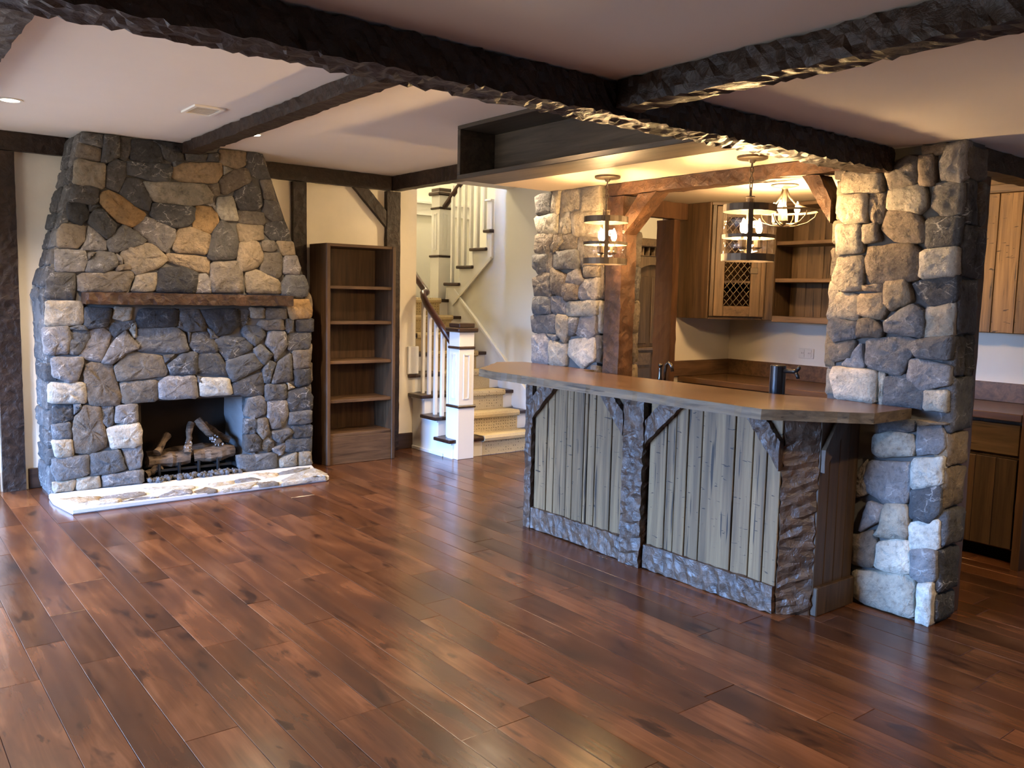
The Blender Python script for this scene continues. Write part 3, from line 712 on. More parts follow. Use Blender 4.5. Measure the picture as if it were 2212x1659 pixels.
tag(hewn('wall_brace', M['beam'], None, (4.004, 7.035, 2.10), Vector((-.335, 0, .333)), (0, 0, .145), (0, .05, 0), amp=.004, A2=(.15, 0, 0)), 'dark diagonal wall brace above the bookcase', 'brace', None, 'thing')
tim('bar_beam', 'orange brown hewn beam over the bar opening between the pillars', M['barbeam'], 3.95, 4.09, 2.42, 4.10, 2.15, ZN - .001, amp=.006)
tim('bar_post', 'reddish hewn timber post standing before the left stone pillar', M['barbeam'], 3.95, 4.085, 3.93, 4.08, .001, 2.145, amp=.006, cat='post')
tag(hewn('bar_brace', M['barbeam'], None, (3.955, 3.928, 1.90), Vector((0, -.265, .248)), (0, 0, .115), (.12, 0, 0), amp=.005, A2=(0, .15, 0)), 'orange diagonal brace by the left lantern joining post and beam', 'brace', None, 'thing')
tag(hewn('bar_brace', M['barbeam'], None, (3.955, 2.475, 1.895), Vector((0, .175, .253)), (0, 0, .115), (.12, 0, 0), amp=.005, A2=(0, -.10, 0)), 'orange diagonal brace leaning on the right stone pillar', 'brace', None, 'thing')
tim('side_post', 'narrow dark brown post against the right face of right pillar', M['red'], 4.165, 4.285, 1.85, 1.98, .001, 2.10, amp=.004, cat='post')
tim('side_beam', 'dark brown beam leaving the right pillar top toward the right edge', M['beam'], 4.16, 5.80, 1.85, 1.98, 2.125, ZN - .001, amp=.006)
tim('kitchen_post', 'wide red brown doorway post beside the kitchen faucet', M['red'], 5.012, 5.085, 4.44, 4.62, .001, 2.10, amp=.005, cat='post')
tim('door_lintel', 'red brown lintel over the doorway behind the bar', M['red'], 4.38, 5.165, 4.44, 4.525, 2.102, ZN - .001, amp=.004)
tim('tall_side_panel', 'red brown upright panel at the right picture edge beside base cabinet', M['red'], 5.21, 5.84, 1.94, 1.985, .001, 2.10, amp=.002, cat='panel')

# open wooden box under the high ceiling, its bottom level with the low ceiling
t = thing('ceiling_box', 'long open wooden box hanging under the ceiling beside main beam', 'box', (3.3, 3.4, ZN))
bx('bottom_board', M['soffit'], t, 3.157, 3.458, 2.27, 4.65, ZN, ZN + .03)
bx('back_board', M['soffit'], t, 3.435, 3.458, 2.27, 4.65, ZN + .03, ZH - .025)
bx('top_board', M['soffit'], t, 3.157, 3.458, 2.27, 4.65, ZH - .025, ZH - .001)
bx('end_board', M['soffit'], t, 3.157, 3.435, 4.62, 4.65, ZN + .03, ZH - .025)

# ================================================================ fireplace
fp_ = thing('fireplace', 'grey and tan fieldstone fireplace with tapering chimney', 'fireplace', (2.1, 6.9, 0))
def xl(z): return 1.105 if z < 1.40 else 1.085 + (z - 1.40) / 1.17 * .275
def xr(z): return 3.075 if z < 1.45 else 3.06 - (z - 1.45) / 1.12 * .40
core = MB(); FY = 6.655
core.box(1.115, 1.70, FY, 7.085, 0, .66); core.box(2.585, 3.07, FY, 7.085, 0, .66)
core.prism([(1.115, .66), (3.07, .66), (3.07, 1.45), (2.67, 2.565), (1.37, 2.565), (1.095, 1.40)], 1, FY, 7.085)
core.build('mortar_core', M['mortar'], fp_)
putF = lambda u, w, d: Vector((u, FY - .005 - d, w))
for c, poly in table(FIRE): stone(fp_, c, poly, putF, thick=.03, proud=.026)
putL = lambda u, w, d: Vector((xl(w) + .012 - d, u, w))
courses(fp_, 6.64, 7.07, .02, 2.55, putL, 'KGGGKV', .12, .22, .14, .26)
putR = lambda u, w, d: Vector((xr(w) - .012 + d, u, w))
courses(fp_, 6.64, 7.07, .02, 2.55, putR, 'KGGKBT', .12, .22, .14, .26)
fb = MB(); fb.box(1.70, 2.585, 7.05, 7.085, 0, .66); fb.box(1.70, 2.585, FY, 7.05, .652, .66); fb.box(1.70, 2.585, FY + .02, 7.05, .002, .012)
fb.build('firebox_lining', M['firebrick'], fp_)
MB().prism([(1.701, FY + .01), (1.72, FY + .01), (1.80, 7.05), (1.701, 7.05)], 2, .012, .65).build('firebox_left_side', M['firebrick'], fp_)
jr = MB(); nz = 10
jv = []; 
for k in range(nz + 1):
    z = .012 + .638 * k / nz
    for i in range(6):
        f = i / 5; jv.append((2.575 - .085 * f + R.uniform(-.014, .004), FY + .01 + .385 * f, z))
jr.add(jv, [(k*6+i, k*6+i+1, (k+1)*6+i+1, (k+1)*6+i) for k in range(nz) for i in range(5)]).build('firebox_right_jamb', M['firejamb'], fp_)
putJ = lambda u, w, d: Vector((2.545 - d, u, w))
for (z0, z1) in ((.015, .20), (.21, .33), (.34, .50), (.51, .645)): stone(fp_, 'G', [(6.64, z0), (6.78, z0), (6.80, z1), (6.64, z1)], putJ, thick=.035, proud=.012)
hs = MB().prism([(1.13, 6.10), (2.97, 6.14), (3.01, 6.18), (3.02, 6.45), (3.07, 6.62), (3.07, 6.655), (1.09, 6.655), (1.08, 6.45)], 2, 0, .038).build('hearth_slab', M['hearth'], fp_, bevel=.008)
putH = lambda u, w, d: Vector((u, w, .040 + d))
for c, poly in table(HEAR):
    s_ = stone(hs, {'B': 'W', 'T': 'M', 'G': 'B', 'L': 'S', 'W': 'W'}[c], [(a, max(b, 6.125)) for a, b in poly], putH, thick=.02, proud=.008, name='flagstone', gain=1.15)
hewn('mantel', M['mantel'], fp_, (1.335, 6.50, 1.372), (1.52, 0, 0), (0, .15, 0), (0, 0, .088), amp=.007, step=.026, cs=.09)

# fire grate, ceramic logs and lava rock
t = thing('fire_grate', 'low black metal grate holding logs in the fireplace', 'grate', (2.1, 6.85, .012))
g = MB()
for y in (6.74, 6.92): g.tube([(1.80, y, .10), (2.42, y, .10)], .012, 6)
g.build('grate_rail', M['black'], t)
for xx in (1.86, 2.01, 2.16, 2.31):
    MB().tube([(xx, 6.725, .012), (xx, 6.725, .155)], .012, 6).tube([(xx, 6.73, .112), (xx, 6.98, .112)], .010, 6).build('grate_bar', M['black'], t)
bx('burner_pan', M['black'], t, 1.77, 2.46, 6.70, 6.99, .012, .055)
def log(a, b, r, label, tip=False):
    a, b = Vector(a), Vector(b); n = 9; pts = []; rr = []
    for i in range(n):
        f = i / (n - 1); pts.append(a.lerp(b, f) + Vector((R.uniform(-1, 1), R.uniform(-1, 1), R.uniform(-1, 1))) * .006); rr.append(r * (1 + .16 * math.sin(5 * f + r * 90)) * R.uniform(.92, 1.08))
    o = MB().tube(pts, rr, 9).build('fire_log', M['log'], None, smooth=False)
    tag(o, label, 'log', 'ceramic logs in the fireplace')
    if tip:
        e = MB()
        for i in range(26):
            f = R.uniform(0, .38); th = R.uniform(0, 6.28); p = a.lerp(b, f); d = Vector((math.cos(th), -abs(math.sin(th)), R.uniform(-.4, .6))).normalized() * r * 1.0
            q = p + d; s = R.uniform(.006, .011); e.add([q + Vector(v) * s for v in ((1,0,0),(-1,0,0),(0,1,0),(0,-1,0),(0,0,1),(0,0,-1))], [(0,2,4),(2,1,4),(1,3,4),(3,0,4),(2,0,5),(1,2,5),(3,1,5),(0,3,5)])
        e.build('charred_end', M['ash'], o)['kind'] = 'stuff'
log((1.79, 6.80, .165), (2.12, 6.79, .175), .052, 'thick split log lying front left on the grate')
log((2.14, 6.79, .18), (2.46, 6.80, .195), .055, 'thick log lying front right on the grate')
log((1.82, 6.93, .18), (2.40, 6.93, .20), .050, 'long dark log lying across the back of the grate')
log((1.86, 6.76, .24), (1.97, 6.90, .345), .028, 'short thin log leaning at the left of the stack')
log((2.075, 6.74, .225), (2.145, 6.86, .43), .026, 'slim log leaning upright left of centre, ashy lower end', True)
log((2.335, 6.76, .26), (2.20, 6.87, .45), .030, 'grey log leaning left over the stack, ashy lower half', True)
log((2.44, 6.84, .27), (2.27, 6.95, .40), .030, 'brown log leaning at the right back of the stack')
log((1.77, 6.75, .085), (1.88, 6.76, .13), .030, 'small stub log at the left front under the grate')
lr = MB()
for i in range(150):
    u = R.random(); xx = 1.76 + u * .72; y = 6.60 + .095 * R.random() + .015 * u; s = R.uniform(.012, .021); z = .048 + R.uniform(0, .016)
    vv = []
    for k in range(12):
        pass
    ph = (1 + 5 ** .5) / 2; ico = [(-1,ph,0),(1,ph,0),(-1,-ph,0),(1,-ph,0),(0,-1,ph),(0,1,ph),(0,-1,-ph),(0,1,-ph),(ph,0,-1),(ph,0,1),(-ph,0,-1),(-ph,0,1)]
    vv = [Vector((xx, y, z)) + Vector(q) * s * .55 * R.uniform(.7, 1.2) for q in ico]
    lr.add(vv, [(0,11,5),(0,5,1),(0,1,7),(0,7,10),(0,10,11),(1,5,9),(5,11,4),(11,10,2),(10,7,6),(7,1,8),(3,9,4),(3,4,2),(3,2,6),(3,6,8),(3,8,9),(4,9,5),(2,4,11),(6,2,10),(8,6,7),(9,8,1)])
tag(lr.build('lava_rocks', M['lava']), 'dark grey lava rocks strewn in front of the fire grate', 'rocks', None, 'stuff')

# ================================================================ bookcase
t = thing('bookcase', 'tall dark oak open bookcase between fireplace and staircase', 'bookcase', (3.57, 6.9, 0))
B0, B1, BF, BB = 3.235, 3.905, 6.70, 7.028
bx('side_panel', M['shelfv'], t, B0, B0 + .03, BF, BB, 0, 1.905); bx('side_panel', M['shelfv'], t, B1 - .03, B1, BF, BB, 0, 1.905)
bx('top', M['shelfw'], t, B0 + .03, B1 - .03, BF, BB, 1.88, 1.905)
bx('back_panel', M['shelfv'], t, B0 + .03, B1 - .03, BB - .012, BB, .0, 1.88)
for z in (1.55, 1.246, .904, .566, .27): bx('shelf', M['shelfw'], t, B0 + .03, B1 - .03, BF + .008, BB - .012, z - .028, z)
bx('kick_board', M['shelfw'], t, B0 + .03, B1 - .03, BF + .004, BF + .022, 0, .242)
for xx in (B0 + .002, B1 - .034): bx('front_edging', M['shelfv'], t, xx, xx + .032, BF - .012, BF, 0, 1.90)

# ================================================================ staircase, lower flight
RISE, RUN, YN = .18, .24, 6.355           # nose of step n at YN + (n-1) * RUN, top at n * RISE
SX0, SX1 = 4.33, 5.398
t = thing('staircase', 'white staircase with dark treads rising past the bookcase to a landing', 'staircase', (4.85, 6.9, 0))
for n in range(1, 9):
    y = YN + (n - 1) * RUN; z = n * RISE; yb = y + RUN + .03 if n < 8 else 9.148; xo = SX0 if n < 4 else 4.362
    bx('riser', M['white'], t, xo, SX1, y + .03, y + .05, z - RISE + (.0005 if n > 1 else 0), z - .035, bevel=.001)
    tr = MB(); tr.box(4.275 if n < 4 else (4.262 if n == 4 and y < 7.085 else 4.362), SX1, y, yb if n > 3 else min(yb, 7.088), z - .034, z) if n != 4 else tr.box(4.364, SX1, y + .02, yb, z - .034, z)
    if n == 4: tr.box(4.275, 4.364, y - .015, 7.088, z - .034, z).box(4.364, SX1, y, y + .03, z - .034, z)
    if n == 8: tr = MB().box(4.362, 6.418, y, 9.148, z - .034, z)
    tr.build('tread', M['dark'], t, bevel=.010 if n != 8 else .004, seg=2)
    if n < 4: bx('tread_moulding', M['white'], t, 4.312, SX0 - .002, y + .03, min(yb - .02, 7.085), z - .055, z - .035, bevel=.004)
st = [(YN + .032, 0)]
for n in range(1, 4):
    y = YN + (n - 1) * RUN + .032; st += [(y, (n - 1) * RISE if n > 1 else 0), (y, n * RISE - .036)]
st = [(YN + .032, 0), (YN + .032, .144), (YN + RUN + .032, .144), (YN + RUN + .032, .324), (YN + 2 * RUN + .032, .324), (YN + 2 * RUN + .032, .504), (7.086, .504), (7.086, 0)]
MB().prism(st, 0, SX0 - .001, SX0 + .03).build('side_stringer', M['white'], t)
bx('shoe_moulding', M['white'], t, SX0 - .016, SX0 - .002, 6.53, 7.086, 0, .03)
# skirt boards: right wall and left wall
def sk(Y): return (Y - YN) / RUN * RISE + .355
MB().prism([(6.33, 0), (8.14, 1.30), (7.93, sk(7.93) + .02), (6.33, sk(6.33))], 0, 5.378, 5.3985).build('skirt_board', M['white'], t)
MB().prism([(6.33, sk(6.33) - .03), (7.93, sk(7.93) - .012), (7.93, sk(7.93) + .028), (6.33, sk(6.33) + .010)], 0, 5.362, 5.378).build('skirt_cap', M['white'], t, bevel=.004)
MB().prism([(7.20, .70), (8.10, 1.43), (8.10, 1.75), (7.20, 1.02)], 0, 4.3615, 4.378).build('skirt_board', M['white'], t)
bx('skirt_end', M['white'], t, 4.262, 4.385, 7.062, 7.0895, .722, .99, bevel=.006)
# newel post
def newel(parent, cx, cy, z0, flat=None):
    p = bx('newel_post', M['white'], parent, cx - .09, cx + .09, cy - .09, cy + .09, z0, z0 + .47, bevel=.003)
    def sq(nm, h, z, zz, mt, b=.002): return bx(nm, M[mt], p, cx - h, cx + h, cy - h, cy + h, z0 + z, z0 + zz, bevel=b)
    sq('band', .102, .47, .494, 'dark', .006); sq('shaft', .082, .494, 1.005, 'white'); sq('band', .094, 1.005, 1.03, 'dark', .008)
    sq('head', .082, 1.03, 1.158, 'white'); sq('cap', .112, 1.158, 1.20, 'dark', .010); sq('cap', .086, 1.20, 1.24, 'dark', .006)
    for fx, fy in ((0, -1), (-1, 0)):
        f = MB(); a, b, c, d, e = .034, .026, .55, .96, .083
        for (u0, u1, w0, w1) in ((-a, -b + .004, c, d), (b - .004, a, c, d), (-b, b, c, c + .012), (-b, b, d - .012, d)):
            if fy: f.box(cx + u0, cx + u1, cy - e - .006, cy - e + .001, z0 + w0, z0 + w1)
            else: f.box(cx - e - .006, cx - e + .001, cy + u0, cy + u1, z0 + w0, z0 + w1)
        f.build('panel_moulding', M['white'], p)
    return p
newel(t, 4.44, 6.42, 0)
def rail_z(Y): return 1.06 + (Y - 6.50) * .775
for Y, z0 in ((6.993, .54), (6.882, .54), (6.770, .36), (6.655, .36), (6.545, .18)):
    bx('baluster', M['white'], t, 4.372, 4.404, Y - .016, Y + .016, z0, rail_z(Y) - .02, bevel=.002)
pts = [(4.388, 6.50, rail_z(6.50)), (4.388, 6.75, rail_z(6.75)), (4.388, 6.94, rail_z(6.94)), (4.390, 7.0, rail_z(7.0) + .02), (4.405, 7.035, 1.50), (4.435, 7.045, 1.505), (4.462, 7.06, 1.51), (4.470, 7.10, 1.53), (4.470, 7.2, rail_z(7.2)), (4.470, 7.9, rail_z(7.9))]
MB().tube(pts, .030, 10, .036).build('handrail', M['rail'], t, smooth=True)
MB().tube([(4.364, 7.5, rail_z(7.5) - .07), (4.44, 7.5, rail_z(7.5) - .06), (4.47, 7.5, rail_z(7.5) - .02)], .008, 6).build('rail_bracket', M['iron'], t)
# carpet runner
prof = []
for n in range(1, 9):
    y = YN + (n - 1) * RUN; z = n * RISE
    prof += [(y + .026, z - RISE + .004), (y + .026, z - .045), (y - .010, z - .038), (y - .016, z - .012), (y - .004, z + .012)]
prof += [(8.6, 8 * RISE + .012)]
th = [(a + .006, b - .010) for a, b in prof]
rv = []; nseg = 2
for a, b in prof: rv += [(4.665, a, b), (5.265, a, b)]
rf = [(2*i, 2*i+1, 2*i+3, 2*i+2) for i in range(len(prof) - 1)]
k0 = len(rv)
for a, b in prof: rv += [(4.665, a + .012, b - .008), (5.265, a + .012, b - .008)]
for i in range(len(prof) - 1): rf += [(2*i, 2*i+2, k0+2*i+2, k0+2*i), (2*i+1, k0+2*i+1, k0+2*i+3, 2*i+3)]
tag(MB().add(rv, rf).build('stair_runner', M['carpet'], None), 'beige dotted carpet runner covering the lower stair treads', 'runner', None, 'thing')

# upper flight, rising back toward the room along the right wall
t = thing('upper_staircase', 'upper stair flight with white balusters seen under the ceiling box', 'staircase', (5.5, 7.7, 1.44))
U0, UR, UX = 8.115, .246, 5.372
for k in range(5):
    z = 1.44 + (k + 1) * .185; y = U0 - k * UR
    ye = max(y - UR - .055, 7.252)
    if k < 4: bx('tread', M['dark'], t, UX - .03, 6.415, ye, y, z - .034, z, bevel=.008)
    if k < 4: bx('riser', M['white'], t, UX - .002, 6.415, max(y - .05, 7.2525) if k < 4 else 7.10, max(y - .03, 7.26) if k < 4 else 7.12, z - .185, z - .036, bevel=.001)
sp = [(8.105, 1.44)]
for k in range(4):
    y = U0 - k * UR - .03; z = 1.44 + (k + 1) * .185 - .036
    sp += [(y, z), (max(y - UR, 7.2515), z)]
sp += [(7.2515, 1.885), (7.93, 1.40), (8.105, 1.40)]
MB().prism(sp, 0, UX, 5.3985).build('side_stringer', M['white'], t)
MB().prism([(7.2515, 1.865), (7.95, 1.37), (7.95, 1.395), (7.2515, 1.895)], 0, UX - .012, UX - .001).build('stringer_moulding', M['hallw'], t)
for Y, k in ((8.02, 0), (7.90, 1), (7.785, 1), (7.665, 2), (7.545, 2), (7.425, 3)):
    bx('baluster', M['white'], t, UX + .012, UX + .048, Y - .017, Y + .017, 1.44 + (k + 1) * .185, 3.30 - (Y - 7.25) * .75 - .03, bevel=.002)
bx('end_pilaster', M['white'], t, UX - .004, 5.3985, 7.2515, 7.335, 2.18, 2.47); bx('pilaster_cap', M['white'], t, UX - .02, 5.3985, 7.2515, 7.36, 2.47, 2.49)
newel(t, 5.42, 8.28, 1.4405)
MB().tube([(5.40, 8.19, 2.47), (5.40, 7.0, 2.47 + 1.19 * .75)], .026, 8, .034).build('handrail', M['rail'], t, smooth=True)

# ================================================================ stone pillars
t = thing('stone_pillar', 'tall rough stone pillar at the near right end of the bar', 'pillar', (4.05, 2.1, 0))
MB().box(3.972, 4.155, 1.835, 2.44, 0, ZN - .001).build('mortar_core', M['mortar'], t)
putR = lambda u, w, d: Vector((3.962 - d, u, w))
low = lambda poly: [(u, 1.018 if .97 < w < 1.085 else w) for u, w in poly]
for c, poly in table(RPIL): stone(t, c, low(poly), putR, thick=.03, proud=.030, grow=.012, gain=1.45)
putRF = lambda u, w, d: Vector((u, 1.83 - d, w))
courses(t, 3.955, 4.165, .01, 2.22, putRF, 'BBKGTV', .13, .26, .10, .22, proud=.028)
putRB = lambda u, w, d: Vector((u, 2.445 + d, w))
courses(t, 3.955, 4.15, 1.03, 2.22, putRB, 'BLGT', .13, .26, .10, .22, proud=.02)
t = thing('stone_pillar', 'pale stone pillar behind the far end of the bar near stairs', 'pillar', (4.18, 4.5, 0))
MB().box(3.985, 4.335, 4.165, 4.80, 0, ZN - .001).build('mortar_core', M['mortar'], t)
putP = lambda u, w, d: Vector((3.975 - d, u, w))
for c, poly in table(LPIL): stone(t, c, low(poly), putP, thick=.03, proud=.030, grow=.014, gain=1.15)
putPF = lambda u, w, d: Vector((u, 4.16 - d, w))
courses(t, 3.965, 4.355, .9, 2.14, putPF, 'BLGSB', .14, .24, .12, .2, proud=.026)
putPB = lambda u, w, d: Vector((4.34 + d, u, w))
courses(t, 4.15, 4.80, .9, 2.22, putPB, 'BLGS', .14, .24, .14, .24, proud=.02)

# ================================================================ bar
t = thing('bar', 'weathered wood plank bar front with hewn posts, braces and base trim', 'bar', (3.55, 3.2, 0))
MB().box(3.502, 3.64, 2.42, 4.25, 0, .962).box(3.62, 3.935, 2.243, 2.42, 0, .962).build('carcass', M['slot'], t)
def plank_run(bounds, x, z0, z1, mat):
    for a, b in zip(bounds[1:], bounds): 
        o = MB().box(x + R.uniform(-.003, .003), 3.502, a + .003, b - .003, z0, z1).build('plank', mat, t, bevel=.003)
plank_run([4.187, 4.068, 4.001, 3.882, 3.825, 3.725, 3.694, 3.628, 3.493, 3.372], 3.478, .12, .962, M['plank'])
plank_run([3.197, 3.071, 3.006, 2.925, 2.83, 2.624, 2.515, 2.433, 2.352], 3.478, .12, .962, M['plank'])
hbox('post', M['hewn'], t, 3.45, 3.50, 4.188, 4.262, 0, .962, amp=.008, step=.026, cs=.05)
hbox('post', M['hewn'], t, 3.432, 3.50, 3.204, 3.370, 0, .962, amp=.012, step=.024, cs=.055)
hbox('base_trim', M['hewn'], t, 3.452, 3.50, 3.372, 4.186, 0, .143, amp=.008, step=.03, cs=.07)
hbox('base_trim', M['hewn'], t, 3.452, 3.50, 2.352, 3.196, 0, .143, amp=.008, step=.03, cs=.07)
hewn('corner_post', M['hewn'], t, (3.468, 2.345, 0), (0, 0, .962), Vector((.128, -.122, 0)), Vector((.05, .05, 0)), amp=.013, step=.026, cs=.06)
def brace(p0, h, p1, w): hewn('brace', M['hewn'], t, (3.438, *p0), Vector((0, p1[0] - p0[0], p1[1] - p0[1])), (0, 0, h), (.044, 0, 0), amp=.008, step=.026, cs=.05, A2=(0, w, 0))
brace((4.180, .722), .14, (3.940, .961), .145); brace((3.372, .72), .14, (3.590, .961), -.115); brace((3.200, .70), .14, (2.925, .961), .15); brace((2.345, .70), .145, (2.568, .961), -.125)
for k in range(4): MB().box(3.60 + k * .084, 3.60 + k * .084 + .080, 2.226, 2.244, .10, .962).build('plank', M['cabd'], t, bevel=.003)
MB().box(3.605, 3.935, 2.205, 2.244, 0, .14).build('base_trim', M['cabd'], t, bevel=.004)
hewn('brace', M['cabd'], t, (3.60, 2.20, .70), (.22, 0, .26), (0, 0, .11), (0, .025, 0), amp=.004, A2=(-.11, 0, 0))
ol = [(3.243, 2.315), (3.585, 1.968), (3.925, 1.972), (3.925, 2.44), (3.845, 2.63), (3.845, 4.15), (3.945, 4.15), (3.945, 4.90), (3.74, 4.955), (3.285, 4.55), (3.243, 4.35)]
rs = []
for i in range(len(ol)):
    a, b = Vector(ol[i]), Vector(ol[(i + 1) % len(ol)]); k = max(1, int((b - a).length / .05)); rough = .006 if i in (0, 8, 9, 10) else 0
    for j in range(k):
        q = a.lerp(b, j / k); rs.append((q.x + (R.uniform(-1, 1) * rough if j else 0), q.y + (R.uniform(-1, 1) * rough if j else 0)))
nb = len(rs); cv = [(a, b, .966) for a, b in rs] + [(a + R.uniform(0, .006) * (1 if a < 3.7 else 0), b, .990 + R.uniform(-.004, .004)) for a, b in rs] + [(a + (.004 if a < 3.7 else 0), b, 1.015) for a, b in rs]
ct = MB(); ct.add(cv, [tuple(range(nb))[::-1]], 0).add(cv, [tuple(2 * nb + i for i in range(nb))], 0)
ct.add(cv, [(r_*nb+i, r_*nb+(i+1) % nb, (r_+1)*nb+(i+1) % nb, (r_+1)*nb+i) for r_ in (0, 1) for i in range(nb)], 1)
tag(ct.build('countertop', [M['top'], M['edgewood']], None), 'thick varnished wooden bar top with rough natural edge', 'countertop', None, 'thing')

# sink counter behind the bar, tap and tower
t = thing('sink_cabinet', 'dark wood sink cabinet hidden behind the bar', 'cabinet', (4.0, 3.4, 0))
bx('body', M['cabd'], t, 3.66, 4.19, 2.65, 3.90, 0, .845)
bx('worktop', M['top'], t, 3.655, 4.22, 2.64, 3.91, .845, .885)
t = thing('bar_tower', 'satin black beer tap tower standing behind the bar top', 'tap', (4.0, 2.76, .886))
MB().lathe([(.052, .886), (.052, .90), (.042, .905), (.042, 1.150), (.038, 1.155)], (4.0, 2.76, 0), 24).build('column', M['satin'], t, smooth=False)
MB().tube([(4.0, 2.76, 1.125), (4.0, 2.66, 1.128), (4.0, 2.645, 1.128)], .012, 10).tube([(4.0, 2.655, 1.128), (4.0, 2.638, 1.105), (4.0, 2.634, 1.09)], .010, 8).build('faucet', M['black'], t, smooth=True)
MB().tube([(4.0, 2.645, 1.13), (4.0, 2.632, 1.148), (4.0, 2.628, 1.158)], [.008, .011, .007], 8).build('handle', M['black'], t, smooth=True)
t = thing('faucet', 'dark bronze arched faucet near the doorway post behind the bar', 'faucet', (4.1, 3.66, .886))
MB().lathe([(.024, .886), (.024, .895), (.014, .91), (.014, .98)], (4.1, 3.66, 0), 14).tube([(4.1, 3.66, .96), (4.1, 3.66, 1.05), (4.1, 3.652, 1.085), (4.1, 3.632, 1.10), (4.1, 3.61, 1.085), (4.1, 3.598, 1.045)], .011, 10).build('spout', M['chrome'], t, smooth=True)
MB().lathe([(.02, .886), (.016, .92), (.019, .975), (.011, 1.01), (.012, 1.05), (.007, 1.062), (.016, 1.075), (.014, 1.085), (.004, 1.088)], (4.1, 3.70, 0), 12).build('side_handle', M['chrome'], t, smooth=True)

# ================================================================ kitchen behind the bar
t = thing('base_cabinet', 'low brown cabinet run along the pale kitchen wall', 'cabinet', (5.5, 3.3, 0))
bx('body', M['cabd'], t, 5.28, 5.848, 1.99, 4.528, .09, .845); bx('toe_kick', M['slot'], t, 5.37, 5.84, 1.99, 4.52, 0, .09)
y = 1.995
while y < 4.5:
    y2 = min(y + .48, 4.525)
    d = bx('drawer', M['cabh'], t, 5.258, 5.28, y + .012, y2 - .012, .645, .825, bevel=.004)
    MB().lathe([(.004, 0), (.004, .015), (.011, .02), (.010, .028), (.003, .032)], (0, 0, 0), 10).build('knob', M['iron'], d).matrix_local = Matrix.Translation((5.258, (y + y2) / 2 if y > 2 else y2 - .03, .735)) @ Matrix.Rotation(-math.pi / 2, 4, 'Y')
    n = 4
    d = bx('door', M['slot'], t, 5.262, 5.279, y + .012, y2 - .012, .10, .625)
    for k in range(n):
        w = (y2 - y - .024) / n; bx('door_plank', M['cabd'], d, 5.250, 5.262, y + .013 + k * w, y + .011 + (k + 1) * w, .102, .623, bevel=.002)
    y = y2
tag(bx('kitchen_worktop', M['top'], None, 5.22, 5.848, 1.99, 4.528, .846, .890, bevel=.004), 'varnished wood worktop along the kitchen wall', 'countertop', None, 'thing')
b_ = MB(); b_.box(5.824, 5.848, 1.99, 4.528, .8905, 1.012); tag(b_.build('backsplash', M['shelfw'], None, bevel=.002), 'long wooden backsplash board under the pale kitchen wall', 'backsplash', None, 'thing')
tag(bx('backsplash', M['shelfw'], None, 5.095, 5.822, 4.504, 4.528, .8905, 1.012), 'short wooden backsplash board beside the doorway post', 'backsplash', None, 'thing')
t = thing('outlet', 'double wall outlet plate above the kitchen backsplash', 'outlet', (5.85, 3.79, 1.1))
bx('plate', M['plate'], t, 5.842, 5.849, 3.725, 3.855, 1.065, 1.142, bevel=.002)
for yy in (3.76, 3.82):
    s_ = bx('socket', M['plate'], t, 5.838, 5.842, yy - .017, yy + .017, 1.075, 1.132, bevel=.001)
    MB().box(5.8372, 5.8381, yy - .008, yy - .006, 1.10, 1.112).box(5.8372, 5.8381, yy + .006, yy + .008, 1.10, 1.112).build('slot', M['slot'], s_)

# diagonal corner wall cabinet
P0, P1 = Vector((5.19, 4.225)), Vector((5.505, 3.965)); Z0, Z1 = 1.355, ZN - .002
t = thing('corner_cabinet', 'rustic diagonal corner wall cabinet with wire mesh door', 'cabinet', (5.5, 4.3, Z0))
bx('side_panel', M['cabd'], t, 5.17, 5.19, 4.225, 4.528, Z0, Z1); bx('side_panel', M['cabd'], t, 5.505, 5.848, 3.955, 3.975, Z0, Z1)
for z in (Z0, Z1 - .02): MB().prism([(5.19, 4.225), (5.505, 3.975), (5.848, 3.975), (5.848, 4.528), (5.19, 4.528)], 2, z, z + .02).build('bottom' if z == Z0 else 'top', M['cabd'], t)
MB().prism([(5.20, 4.25), (5.515, 3.985), (5.84, 3.985), (5.84, 4.52), (5.20, 4.52)], 2, 1.63, 1.648).build('shelf', M['cabd'], t)
bx('back_panel', M['cabd'], t, 5.19, 5.848, 4.515, 4.5285, Z0 + .02, Z1 - .02); bx('back_panel', M['cabd'], t, 5.835, 5.849, 3.976, 4.514, Z0 + .02, Z1 - .02)
ud = (P1 - P0).normalized(); nd = Vector((ud.y, -ud.x))
if nd.x > 0: nd = -nd
Ld = (P1 - P0).length
def dp(u, d, z): q = P0 + ud * u + nd * d; return (q.x, q.y, z)
def dbox(name, mat, parent, u0, u1, d0, d1, z0, z1, bevel=.003):
    b = MB(); b.add([dp(u0,d0,z0),dp(u1,d0,z0),dp(u1,d1,z0),dp(u0,d1,z0),dp(u0,d0,z1),dp(u1,d0,z1),dp(u1,d1,z1),dp(u0,d1,z1)], [(0,3,2,1),(4,5,6,7),(0,1,5,4),(1,2,6,5),(2,3,7,6),(3,0,4,7)])
    return b.build(name, mat, parent, bevel=bevel)
for (u0, u1) in ((0, .03), (Ld - .03, Ld)): dbox('face_stile', M['cab'], t, u0, u1, 0, .02, Z0 + .02, Z1 - .022)
d = dbox('door', M['cab'], t, .032, .105, .0, .026, Z0 + .022, Z1 - .03)
dbox('stile', M['cab'], d, Ld - .105, Ld - .032, 0, .026, Z0 + .022, Z1 - .03)
for (z0, z1) in ((Z0 + .022, Z0 + .10), (Z1 - .11, Z1 - .03)): dbox('door_rail', M['cabh'], d, .106, Ld - .106, 0, .026, z0, z1)
wm = MB(); zb, zt = Z0 + .10, Z1 - .11; wI = Ld - .212; nx = 4; sw = wI / nx; sh = sw * 1.25
